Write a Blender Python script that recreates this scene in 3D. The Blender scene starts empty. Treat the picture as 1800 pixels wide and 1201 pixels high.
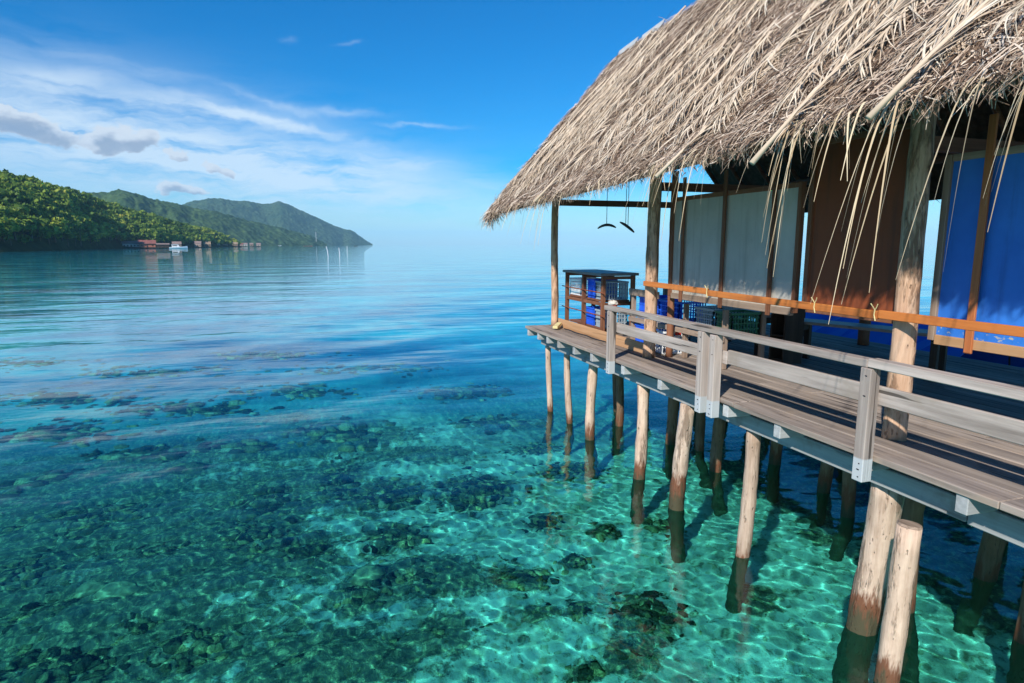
import bpy, math, random
import numpy as np
from mathutils import Vector, Matrix
R = math.radians
random.seed(7)
rng = np.random.default_rng(11)
sc = bpy.context.scene
C = sc.collection

# ---------------------------------------------------------------- camera
cam = bpy.data.cameras.new('camera')
camo = bpy.data.objects.new('camera', cam); C.objects.link(camo); sc.camera = camo
cam.sensor_width = 36; cam.lens = 22.0; cam.clip_start = .05; cam.clip_end = 60000
CAMZ = 3.47
camo.location = (0, 0, CAMZ)
camo.rotation_euler = (R(90 - 8.81), 0, R(-17.92))

# ---------------------------------------------------------------- sun and sky
SUN_EL = 35.0
sdir = Vector((.74 * math.cos(R(SUN_EL)), .67 * math.cos(R(SUN_EL)), -math.sin(R(SUN_EL))))
sun = bpy.data.lights.new('sun', 'SUN'); sun.energy = 5.0; sun.angle = R(.9); sun.color = (1, .93, .82)
suno = bpy.data.objects.new('sun', sun); C.objects.link(suno)
suno.location = (-20, -20, 30); suno.rotation_euler = sdir.to_track_quat('-Z', 'Y').to_euler()
sun.cycles.is_caustics_light = True
sc.view_settings.view_transform = 'Standard'; sc.view_settings.look = 'None'
sc.view_settings.gamma = 1; sc.view_settings.exposure = .2

class NT:
    """small node-tree helper"""
    def __init__(s, tree): s.t = tree; s.N = tree.nodes; s.L = tree.links
    def new(s, typ, **kw):
        n = s.N.new(typ)
        for k, v in kw.items():
            if hasattr(n, k) and k not in n.inputs.keys(): setattr(n, k, v)
            else: s.set(n.inputs[k], v)
        return n
    def set(s, inp, v):
        if hasattr(v, 'is_output'): s.L.new(v, inp)
        else: inp.default_value = v
    def m(s, op, a, b=0.0, c=None, clamp=False):
        n = s.N.new('ShaderNodeMath'); n.operation = op; n.use_clamp = clamp
        s.set(n.inputs[0], a); s.set(n.inputs[1], b)
        if c is not None: s.set(n.inputs[2], c)
        return n.outputs[0]
    def sstep(s, x, a, b, lo=0.0, hi=1.0):
        n = s.N.new('ShaderNodeMapRange'); n.interpolation_type = 'SMOOTHSTEP'
        s.set(n.inputs[0], x); s.set(n.inputs[1], a); s.set(n.inputs[2], b); s.set(n.inputs[3], lo); s.set(n.inputs[4], hi)
        return n.outputs[0]
    def mix(s, f, a, b, blend='MIX'):
        n = s.N.new('ShaderNodeMix'); n.data_type = 'RGBA'; n.blend_type = blend
        s.set(n.inputs[0], f); s.set(n.inputs[6], a); s.set(n.inputs[7], b)
        return n.outputs[2]
    def noise(s, vec, scale, detail=3.0, rough=.55, dist=0.0):
        n = s.N.new('ShaderNodeTexNoise'); s.set(n.inputs['Vector'], vec)
        n.inputs['Scale'].default_value = scale; n.inputs['Detail'].default_value = detail
        n.inputs['Roughness'].default_value = rough; n.inputs['Distortion'].default_value = dist
        return n.outputs[0]
    def mapping(s, vec, scale=(1, 1, 1), rot=(0, 0, 0), loc=(0, 0, 0)):
        n = s.N.new('ShaderNodeMapping'); s.set(n.inputs[0], vec)
        n.inputs['Location'].default_value = loc; n.inputs['Rotation'].default_value = rot; n.inputs['Scale'].default_value = scale
        return n.outputs[0]
    def ramp(s, f, stops):
        n = s.N.new('ShaderNodeValToRGB'); e = n.color_ramp.elements
        while len(e) < len(stops): e.new(.5)
        for k, (p, c) in enumerate(stops): e[k].position = p; e[k].color = tuple(c) + (1,)
        s.set(n.inputs[0], f); return n.outputs[0]
    def comb(s, x, y, z=0.0):
        n = s.N.new('ShaderNodeCombineXYZ'); s.set(n.inputs[0], x); s.set(n.inputs[1], y); s.set(n.inputs[2], z); return n.outputs[0]

w = bpy.data.worlds.new('World'); sc.world = w; w.use_nodes = True
def build_world():
    T = NT(w.node_tree); bg = T.N['Background']
    sky = T.new('ShaderNodeTexSky'); sky.sky_type = 'NISHITA'; sky.sun_disc = False
    sky.sun_elevation = R(SUN_EL); sky.sun_rotation = math.atan2(-.74, -.67)
    sky.altitude = 0; sky.air_density = 1.0; sky.dust_density = .25; sky.ozone_density = 4.0
    hs = T.new('ShaderNodeHueSaturation'); T.set(hs.inputs['Color'], sky.outputs[0])
    hs.inputs['Saturation'].default_value = 1.95; hs.inputs['Hue'].default_value = .492; hs.inputs['Value'].default_value = 1.15
    base = T.mix(1.0, hs.outputs[0], (.62, .83, 1.04, 1), 'MULTIPLY')
    g = T.new('ShaderNodeTexCoord').outputs['Generated']
    sp = T.new('ShaderNodeSeparateXYZ'); T.set(sp.inputs[0], g)
    az = T.m('MULTIPLY', T.m('ARCTAN2', sp.outputs[0], sp.outputs[1]), 57.2958)
    el = T.m('MULTIPLY', T.m('ARCSINE', sp.outputs[2]), 57.2958)
    # warp
    v0 = T.comb(az, T.m('MULTIPLY', el, 1.6), 0.0)
    w1 = T.m('SUBTRACT', T.noise(v0, .32, 3, .6), .5)
    w2 = T.m('SUBTRACT', T.noise(T.mapping(v0, loc=(31, 17, 5)), .32, 3, .6), .5)
    waz = T.m('ADD', az, T.m('MULTIPLY', w1, 4.0)); wel = T.m('ADD', el, T.m('MULTIPLY', w2, 2.2))
    saz = T.m('ADD', az, T.m('MULTIPLY', w1, 3.0)); sel = T.m('ADD', el, T.m('MULTIPLY', w2, 1.5))
    vp = T.comb(az, el, 0.0); vw = T.comb(waz, wel, 0.0); vs = T.comb(saz, sel, 0.0)
    def total(vec, bl):
        """sum of k * exp(-d2) over soft ellipses (x, y, sx, sy, rot, k) in degrees of azimuth and elevation"""
        acc = 0.0
        for x, y, sx, sy, rot, k in bl:
            n = T.N.new('ShaderNodeMapping'); n.vector_type = 'TEXTURE'; T.set(n.inputs[0], vec)
            n.inputs['Location'].default_value = (x, y, 0); n.inputs['Rotation'].default_value = (0, 0, R(rot)); n.inputs['Scale'].default_value = (sx, sy, 1)
            d = T.N.new('ShaderNodeVectorMath'); d.operation = 'DOT_PRODUCT'; T.L.new(n.outputs[0], d.inputs[0]); T.L.new(n.outputs[0], d.inputs[1])
            acc = T.m('MULTIPLY_ADD', T.m('POWER', math.exp(-1), d.outputs['Value']), k, acc)
        return acc
    # high thin veil: all round the sky, thickest in a band above the hills
    fib = T.noise(T.mapping(T.comb(saz, sel, 0.0), scale=(.09, .55, 1), rot=(0, 0, R(-9))), 1.0, 5, .62, .0)
    band = total(vp, [(-16, 7.8, 17, 4.4, -6, 1), (3, 5.2, 13, 2.8, -6, .9), (-100, 8, 45, 5, 0, .8), (110, 8, 50, 5, 0, .8)])
    veil = T.m('MULTIPLY', band, T.sstep(fib, .22, .62), clamp=True)
    streaks = [(-1.2, 9.75, 6.2, .42, -11, 1.0), (-9, 10.6, 6, .8, 1, .55), (-1.9, 11.3, 3.4, .3, -18, .45), (3.6, 10.85, 3.2, .32, 2, .55), (9.8, 10.05, 3.0, .16, 1, .5),
               (-16.5, 11.6, 4, .7, 10, .5), (4.3, 16.25, .9, .16, 12, .25), (-1.0, 16.0, .5, .22, 5, .2), (8.6, 7.0, 4.5, .6, -3, .45), (15.4, 5.1, 3.0, .3, -6, .35), (-12.5, 13.1, 6, .35, -5, .25)]
    st = total(vs, streaks)
    st = T.m('MULTIPLY', st, T.sstep(fib, .25, .6, .35, 1.0))
    alpha = T.m('ADD', T.m('MULTIPLY', veil, .84), T.m('MULTIPLY', st, .6), clamp=True)
    col = T.mix(T.m('MINIMUM', alpha, .86), base, (6.4, 7.7, 8.9, 1))
    # low cumulus puffs
    puffs = [(-20.2, 8.6, 1.5, .75), (-18.6, 8.35, 1.4, .7), (-17.0, 7.6, 1.3, .55), (-14.4, 7.8, .9, .6), (-13.2, 7.45, 1.3, .75), (-11.8, 8.0, .85, .65),
             (-9.6, 6.95, .75, .35), (-7.2, 6.4, .8, .38), (-5.9, 5.95, .75, .28), (-10.3, 4.4, 1.1, .5), (-8.4, 4.0, 1.6, .38), (-75, 8, 5, .9), (150, 8, 6, 1)]
    det = T.m('SUBTRACT', T.noise(T.comb(az, T.m('MULTIPLY', el, 1.5), 3.0), .95, 4, .62), .5)
    bl = [(x, y, sx * 1.05, sy * 1.15, 0, 1.0) for x, y, sx, sy in puffs]
    d0 = T.m('MULTIPLY_ADD', det, 1.25, total(vw, bl))
    hi = T.N.new('ShaderNodeVectorMath'); hi.operation = 'ADD'; T.set(hi.inputs[0], vw); hi.inputs[1].default_value = (-.25, .38, 0)
    d1 = T.m('MULTIPLY_ADD', det, .9, total(hi.outputs[0], bl))
    ca = T.sstep(d0, .32, .66)
    lit = T.sstep(d1, 1.35, .35)
    ccol = T.mix(lit, (2.7, 3.5, 4.9, 1), (6.2, 6.9, 7.8, 1))
    col = T.mix(T.m('MULTIPLY', ca, .88), col, ccol)
    T.set(bg.inputs[0], col); bg.inputs[1].default_value = .1
build_world()

# ---------------------------------------------------------------- helpers
def tag(o, label=None, cat=None, group=None, kind=None):
    if label: o['label'] = label
    if cat: o['category'] = cat
    if group: o['group'] = group
    if kind: o['kind'] = kind
    return o
def empty(name, loc, label, cat, group=None):
    o = bpy.data.objects.new(name, None); C.objects.link(o); o.location = loc; o.empty_display_size = .2
    return tag(o, label, cat, group)
def np_mesh(name, v, q, smooth=False):
    v = np.asarray(v, np.float32); q = np.asarray(q, np.int32)
    me = bpy.data.meshes.new(name); k = q.shape[1]
    me.vertices.add(len(v)); me.vertices.foreach_set('co', v.ravel())
    me.loops.add(q.size); me.loops.foreach_set('vertex_index', q.ravel())
    me.polygons.add(len(q)); me.polygons.foreach_set('loop_start', np.arange(0, q.size, k, dtype=np.int32))
    me.update(calc_edges=True)
    if smooth: me.shade_smooth()
    return me
def link(name, me, mat, parent=None):
    o = bpy.data.objects.new(name, me); C.objects.link(o)
    if mat: me.materials.append(mat)
    if parent: o.parent = parent
    return o
class MB:
    """collects shapes in world coordinates; build() makes ONE mesh object under its parent"""
    def __init__(s): s.v = []; s.f = []
    def add(s, vs, fs):
        o = len(s.v); s.v += [tuple(x) for x in vs]; s.f += [tuple(i + o for i in f) for f in fs]; return s
    def box(s, x0, x1, y0, y1, z0, z1, ch=0.0):
        return s.obox(Vector(((x0 + x1) / 2, (y0 + y1) / 2, (z0 + z1) / 2)), Vector((1, 0, 0)), Vector((0, 1, 0)), (x1 - x0) / 2, (y1 - y0) / 2, (z1 - z0) / 2, ch)
    def obox(s, c, ax, ay, hx, hy, hz, ch=0.0):
        ax = ax.normalized(); az = ax.cross(ay).normalized(); ay = az.cross(ax)
        if ch <= 0:
            vs = [c + ax * (hx * i) + ay * (hy * j) + az * (hz * k) for k in (-1, 1) for j in (-1, 1) for i in (-1, 1)]
            return s.add(vs, [(0, 2, 3, 1), (4, 5, 7, 6), (0, 1, 5, 4), (2, 6, 7, 3), (0, 4, 6, 2), (1, 3, 7, 5)])
        vs = []; idx = {}
        for i in (-1, 1):
            for j in (-1, 1):
                for k in (-1, 1):
                    for n, (a, b, d) in enumerate(((0, ch, ch), (ch, 0, ch), (ch, ch, 0))):
                        idx[i, j, k, n] = len(vs)
                        vs.append(c + ax * (i * (hx - a)) + ay * (j * (hy - b)) + az * (k * (hz - d)))
        fs = []
        for g in (-1, 1):
            fs += [[idx[g, j, k, 0] for j, k in ((-1, -1), (1, -1), (1, 1), (-1, 1))][::g],
                   [idx[i, g, k, 1] for i, k in ((-1, -1), (-1, 1), (1, 1), (1, -1))][::g],
                   [idx[i, j, g, 2] for i, j in ((-1, -1), (1, -1), (1, 1), (-1, 1))][::g]]
            for h in (-1, 1):
                fs += [[idx[-1, g, h, 1], idx[1, g, h, 1], idx[1, g, h, 2], idx[-1, g, h, 2]][::g * h],
                       [idx[g, -1, h, 2], idx[g, 1, h, 2], idx[g, 1, h, 0], idx[g, -1, h, 0]][::g * h],
                       [idx[g, h, -1, 0], idx[g, h, 1, 0], idx[g, h, 1, 1], idx[g, h, -1, 1]][::g * h]]
                for k in (-1, 1): fs.append([idx[g, h, k, 0], idx[g, h, k, 1], idx[g, h, k, 2]][::g * h * k])
        return s.add(vs, fs)
    def bar(s, a, b, w_, h_, ch=0.0):
        a = Vector(a); b = Vector(b); d = b - a; up = Vector((0, 0, 1)) if abs(d.normalized().z) < .95 else Vector((1, 0, 0))
        side = up.cross(d).normalized(); return s.obox((a + b) / 2, d, side, d.length / 2, w_ / 2, h_ / 2, ch)
    def tube(s, pts, rad, n=10, cap=True, sq=0.0, jit=0.0):
        pts = [Vector(p) for p in pts]; o = len(s.v); m_ = len(pts)
        ref = Vector((1, 0, 0)) if abs((pts[-1] - pts[0]).normalized().x) < .8 else Vector((0, 1, 0))
        for i, p in enumerate(pts):
            d = (pts[min(i + 1, m_ - 1)] - pts[max(i - 1, 0)]).normalized(); u = (ref - d * ref.dot(d)).normalized(); v_ = d.cross(u)
            r = rad[i] if hasattr(rad, '__len__') else rad
            for k in range(n):
                a = 2 * math.pi * k / n; rr = r * (1 + sq * math.cos(4 * a) + (random.uniform(-jit, jit) if jit else 0))
                s.v.append(tuple(p + u * (rr * math.cos(a)) + v_ * (rr * math.sin(a))))
        for i in range(m_ - 1):
            for k in range(n):
                k2 = (k + 1) % n; s.f.append((o + i * n + k, o + i * n + k2, o + (i + 1) * n + k2, o + (i + 1) * n + k))
        if cap: s.f.append(tuple(o + k for k in range(n))[::-1]); s.f.append(tuple(o + (m_ - 1) * n + k for k in range(n)))
        return s
    def build(s, name, mat, parent=None, smooth=False):
        off = Vector((0, 0, 0))
        if parent:
            q = parent
            while q: off += q.location; q = q.parent
        me = bpy.data.meshes.new(name); me.from_pydata([(x - off.x, y - off.y, z - off.z) for x, y, z in s.v], [], s.f)
        if smooth: me.shade_smooth()
        return link(name, me, mat, parent)
def vnoise(X, Y, seed=0):
    X = np.asarray(X, float); Y = np.asarray(Y, float)
    xi = np.floor(X).astype(np.int64); yi = np.floor(Y).astype(np.int64); fx = X - xi; fy = Y - yi
    fx = fx * fx * (3 - 2 * fx); fy = fy * fy * (3 - 2 * fy)
    def h(a, b):
        n = (a * 374761393 + b * 668265263 + seed * 974634721) & 0xffffffff
        n = ((n ^ (n >> 13)) * 1274126177) & 0xffffffff
        return ((n ^ (n >> 16)) & 0xffff) / 65535.0
    return (h(xi, yi) * (1 - fx) + h(xi + 1, yi) * fx) * (1 - fy) + (h(xi, yi + 1) * (1 - fx) + h(xi + 1, yi + 1) * fx) * fy
def fbm(X, Y, seed=0, o=4):
    t = 0; a = .5; k = 1.0; n = 0
    for i in range(o): t = t + a * vnoise(X * k, Y * k, seed + i); n += a; a *= .5; k *= 2.03
    return t / n

# ---------------------------------------------------------------- materials
def mat(name):
    m = bpy.data.materials.new(name); m.use_nodes = True
    T = NT(m.node_tree); return m, T, T.N['Principled BSDF']
def wood(name, dark, light, axis='y', rough=.8, grain=38.0, crack=.5, blotch=None, bump=.35, vary=.35, low=None):
    """grained wood; low=(z, colour) paints the part below z in another colour"""
    m, T, P = mat(name)
    oc = T.new('ShaderNodeTexCoord').outputs['Object']
    oi = T.new('ShaderNodeObjectInfo').outputs['Random']
    off = T.comb(T.m('MULTIPLY', oi, 37.0), T.m('MULTIPLY', oi, 91.0), T.m('MULTIPLY', oi, 13.0))
    ad = T.new('ShaderNodeVectorMath'); ad.operation = 'ADD'; T.set(ad.inputs[0], oc); T.set(ad.inputs[1], off)
    sc_ = {'x': (.05, 1, 1), 'y': (1, .05, 1), 'z': (1, 1, .05)}[axis]
    sv = T.mapping(ad.outputs[0], scale=sc_)
    g1 = T.noise(sv, grain, 5, .65); g2 = T.noise(sv, grain * .28, 3, .5)
    f = T.m('ADD', T.m('MULTIPLY', g1, .6), T.m('MULTIPLY', g2, .55))
    col = T.ramp(f, [(.36, dark), (.70, light)])
    ck = T.sstep(T.noise(T.mapping(sv, scale=(1, 1, 1), loc=(5, 5, 5)), grain * .8, 2, .5), .64, .70)
    col = T.mix(T.m('MULTIPLY', ck, crack), col, tuple(x * .3 for x in dark) + (1,))
    if blotch:
        b = T.sstep(T.noise(ad.outputs[0], 2.3, 4, .6), .52, .68)
        col = T.mix(T.m('MULTIPLY', b, .7), col, tuple(blotch) + (1,))
    col = T.mix(1.0, col, T.ramp(oi, [(0, (1 - vary,) * 3), (1, (1, 1, 1))]), 'MULTIPLY')
    if low:
        sp = T.new('ShaderNodeSeparateXYZ'); T.set(sp.inputs[0], oc)
        col = T.mix(T.sstep(sp.outputs[2], low[0] + .01, low[0] - .01), col, tuple(low[1]) + (1,))
    T.set(P.inputs['Base Color'], col); P.inputs['Roughness'].default_value = rough
    P.inputs['Specular IOR Level'].default_value = .25
    bp = T.new('ShaderNodeBump'); bp.inputs['Strength'].default_value = bump; bp.inputs['Distance'].default_value = .006
    T.set(bp.inputs['Height'], T.m('SUBTRACT', f, T.m('MULTIPLY', ck, .5))); T.set(P.inputs['Normal'], bp.outputs[0])
    return m
def plain(name, col, rough=.6, var=.12, scale=6.0, spec=.3, bump=0.0):
    m, T, P = mat(name)
    oc = T.new('ShaderNodeTexCoord').outputs['Object']
    n = T.noise(oc, scale, 5, .6)
    lo = tuple(x * (1 - var) for x in col); hi = tuple(min(1, x * (1 + var)) for x in col)
    T.set(P.inputs['Base Color'], T.ramp(n, [(.3, lo), (.7, hi)]))
    P.inputs['Roughness'].default_value = rough; P.inputs['Specular IOR Level'].default_value = spec
    if bump:
        bp = T.new('ShaderNodeBump'); bp.inputs['Strength'].default_value = bump; bp.inputs['Distance'].default_value = .01
        T.set(bp.inputs['Height'], n); T.set(P.inputs['Normal'], bp.outputs[0])
    return m
M = {}
M['deck'] = wood('deck wood', (.13, .10, .085), (.46, .385, .33), 'y', .8, 22, .8, (.42, .33, .26), .5, .4)
M['rail'] = wood('grey rail wood', (.20, .165, .145), (.55, .475, .43), 'y', .85, 24, .85, (.36, .30, .25), .4, .2)
M['railpost'] = wood('grey post wood', (.20, .16, .14), (.53, .455, .41), 'z', .85, 24, .85, None, .4, .2, low=(-.03, (.46, .49, .51)))
M['joist'] = wood('blue grey painted joist', (.30, .315, .325), (.56, .58, .59), 'x', .8, 24, .4, (.30, .26, .22), .35, .3)
M['beam'] = wood('blue grey painted beam', (.25, .26, .265), (.47, .485, .49), 'y', .8, 24, .5, (.24, .20, .17), .4, .25)
M['orange'] = wood('orange varnished wood', (.36, .10, .025), (.70, .24, .06), 'y', .55, 20, .5, (.30, .10, .04), .3, .2)
M['orange_z'] = wood('orange brown batten', (.34, .10, .035), (.55, .19, .07), 'z', .5, 26, .3, None, .2, .15)
M['tan'] = wood('tan board', (.38, .20, .09), (.58, .34, .18), 'y', .7, 24, .3, None, .3, .15)
M['brown_y'] = wood('brown timber y', (.13, .052, .028), (.31, .135, .075), 'y', .7, 26, .4, None, .3, .3)
M['brown_z'] = wood('brown timber z', (.14, .056, .03), (.33, .145, .08), 'z', .7, 26, .4, None, .3, .3)
M['brown_x'] = wood('brown timber x', (.13, .052, .028), (.31, .135, .075), 'x', .7, 26, .4, None, .3, .3)
M['greyz'] = wood('weathered frame', (.22, .15, .11), (.40, .30, .23), 'z', .8, 26, .4, None, .3, .2)
M['greyy'] = wood('weathered frame y', (.22, .15, .11), (.42, .32, .25), 'y', .8, 26, .4, None, .3, .2)
M['table'] = wood('worn table wood', (.19, .18, .175), (.36, .34, .33), 'y', .45, 26, .4, None, .3, .2)
M['dark'] = wood('dark stained wood', (.03, .022, .018), (.08, .055, .04), 'z', .6, 26, .3, None, .3, .2)
def pole_mat(name, dark, light, wet=True, bark=(.15, .105, .075)):
    m, T, P = mat(name)
    oc = T.new('ShaderNodeTexCoord').outputs['Object']
    oi = T.new('ShaderNodeObjectInfo').outputs['Random']
    off = T.comb(T.m('MULTIPLY', oi, 17.0), T.m('MULTIPLY', oi, 51.0), T.m('MULTIPLY', oi, 23.0))
    ad = T.new('ShaderNodeVectorMath'); ad.operation = 'ADD'; T.set(ad.inputs[0], oc); T.set(ad.inputs[1], off)
    sv = T.mapping(ad.outputs[0], scale=(1, 1, .07))
    g = T.noise(sv, 26, 6, .7); b = T.noise(ad.outputs[0], 3.0, 4, .6)
    f = T.m('ADD', T.m('MULTIPLY', g, .7), T.m('MULTIPLY', b, .45))
    col = T.ramp(f, [(.36, dark), (.52, tuple((a + c) / 2 for a, c in zip(dark, light))), (.70, light)])
    pk = T.sstep(T.noise(T.mapping(ad.outputs[0], scale=(1, 1, .35)), 30, 2, .5), .66, .74)
    col = T.mix(T.m('MULTIPLY', pk, .6), col, tuple(x * .35 for x in dark) + (1,))
    bk = T.sstep(T.m('ADD', T.noise(T.mapping(ad.outputs[0], scale=(1, 1, .16)), 7.5, 5, .7), T.m('MULTIPLY', T.m('SUBTRACT', oi, .5), .10)), .55, .64)
    col = T.mix(T.m('MULTIPLY', bk, .72), col, tuple(bark) + (1,))
    col = T.mix(1.0, col, T.ramp(oi, [(0, (.72, .70, .68)), (.5, (1, .96, .92)), (1, (.9, .9, .9))]), 'MULTIPLY')
    if wet:
        sp = T.new('ShaderNodeSeparateXYZ'); T.set(sp.inputs[0], oc)
        zz = T.m('ADD', sp.outputs[2], T.m('MULTIPLY', T.m('SUBTRACT', T.noise(T.mapping(ad.outputs[0], scale=(1, 1, .15)), 14, 4, .7), .5), .85))
        zz = T.m('SUBTRACT', zz, T.m('MULTIPLY_ADD', oi, .42, -.22))
        col = T.mix(T.sstep(zz, .34, .18), col, (.17, .075, .042, 1))
        col = T.mix(T.sstep(zz, .16, .0), col, (.075, .068, .04, 1))
    T.set(P.inputs['Base Color'], col); P.inputs['Roughness'].default_value = .8; P.inputs['Specular IOR Level'].default_value = .2
    bp = T.new('ShaderNodeBump'); bp.inputs['Strength'].default_value = .7; bp.inputs['Distance'].default_value = .02
    T.set(bp.inputs['Height'], T.m('SUBTRACT', T.m('ADD', f, T.m('MULTIPLY', bk, .6)), pk)); T.set(P.inputs['Normal'], bp.outputs[0])
    return m
M['stilt'] = pole_mat('barkless stilt wood', (.35, .24, .175), (.72, .57, .46))
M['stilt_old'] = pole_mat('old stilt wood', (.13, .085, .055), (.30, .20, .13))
M['post'] = pole_mat('pale hut post', (.36, .18, .10), (.72, .50, .35), False, (.16, .09, .055))
def board(name, col, stain, amt=.5):
    m, T, P = mat(name); oc = T.new('ShaderNodeTexCoord').outputs['Object']
    c = T.ramp(T.noise(oc, 1.6, 5, .6), [(.3, tuple(x * .86 for x in col)), (.7, tuple(min(1, x * 1.1) for x in col))])
    run = T.sstep(T.noise(T.mapping(oc, scale=(1, 1, .09)), 9, 5, .65), .50, .70)
    spot = T.sstep(T.noise(oc, 5.5, 5, .7), .58, .72)
    c = T.mix(T.m('MULTIPLY', T.m('MAXIMUM', run, spot), amt), c, tuple(stain) + (1,))
    T.set(P.inputs['Base Color'], c); P.inputs['Roughness'].default_value = .65; P.inputs['Specular IOR Level'].default_value = .3
    bp = T.new('ShaderNodeBump'); bp.inputs['Strength'].default_value = .5; bp.inputs['Distance'].default_value = .03
    T.set(bp.inputs['Height'], T.noise(oc, 2.2, 3, .5)); T.set(P.inputs['Normal'], bp.outputs[0]); return m
M['canvas'] = board('grey board', (.52, .49, .43), (.30, .27, .22), .45)
M['brown_panel'] = board('brown board', (.27, .07, .026), (.13, .045, .025), .6)
def blue_panel():
    m, T, P = mat('blue painted board')
    oc = T.new('ShaderNodeTexCoord').outputs['Object']; sp = T.new('ShaderNodeSeparateXYZ'); T.set(sp.inputs[0], oc)
    base = T.ramp(T.noise(oc, 3, 5, .6), [(.3, (.025, .16, .62)), (.7, (.04, .22, .74))])
    run = T.sstep(T.noise(T.mapping(oc, scale=(1, 1, .09)), 8, 5, .65), .52, .72)
    base = T.mix(T.m('MULTIPLY', run, .45), base, (.02, .10, .38, 1))
    sc1 = T.sstep(T.noise(T.mapping(oc, scale=(1, 1, 2.2)), 13, 4, .65), .57, .62)
    lowm = T.sstep(sp.outputs[2], .20, .12)
    base = T.mix(T.m('MULTIPLY', sc1, lowm), base, (.42, .42, .38, 1))
    T.set(P.inputs['Base Color'], base); P.inputs['Roughness'].default_value = .5
    return m
M['blue_panel'] = blue_panel()
M['blue_plastic'] = plain('blue plastic', (.02, .13, .80), .4, .1, 4, .5)
M['white_plastic'] = plain('white plastic', (.82, .84, .86), .45, .08, 5, .5)
M['grey_plastic'] = plain('blue grey plastic', (.36, .44, .50), .45, .1, 5, .5)
M['green_plastic'] = plain('green plastic', (.03, .16, .08), .45, .1, 5, .5)
M['red_plastic'] = plain('red plastic', (.65, .04, .02), .45, .1, 5, .5)
M['pvc'] = plain('grey pvc pipe', (.33, .40, .45), .35, .1, 5, .5)
M['sheet'] = plain('pale plastic sheet', (.50, .52, .52), .5, .1, 3, .4)
M['cord'] = plain('dark cord', (.03, .03, .035), .8)
M['rust'] = plain('rusty rod', (.26, .08, .04), .8, .3, 20)
M['tarp'] = plain('blue tarpaulin', (.015, .10, .50), .45, .15, 2, .4)
M['white_paint'] = plain('white paint', (.78, .80, .82), .5, .06, 3)
M['string'] = plain('yellow string', (.70, .60, .30), .8)

def thatch_mat(name, stops, trans=.12):
    m, T, P = mat(name)
    isl = T.new('ShaderNodeNewGeometry').outputs['Random Per Island']
    oc = T.new('ShaderNodeTexCoord').outputs['Object']
    n = T.noise(oc, .9, 4, .6)
    f = T.m('ADD', isl, T.m('MULTIPLY', T.m('SUBTRACT', n, .5), .55), clamp=True)
    col = T.ramp(f, stops)
    T.set(P.inputs['Base Color'], col); P.inputs['Roughness'].default_value = .75; P.inputs['Specular IOR Level'].default_value = .2
    return m
M['thatch'] = thatch_mat('dry palm thatch', [(0, (.06, .034, .022)), (.22, (.20, .13, .09)), (.52, (.42, .31, .23)), (.82, (.64, .515, .40)), (1, (.82, .71, .59))])
M['frond'] = thatch_mat('dry palm frond', [(0, (.36, .26, .18)), (.5, (.57, .455, .34)), (1, (.76, .66, .53))])
M['strand'] = thatch_mat('dry hanging leaflet', [(0, (.44, .32, .19)), (1, (.70, .58, .40))])
M['thatch_under'] = plain('thatch underside', (.10, .065, .045), .9, .4, 9, .1, .8)

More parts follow.
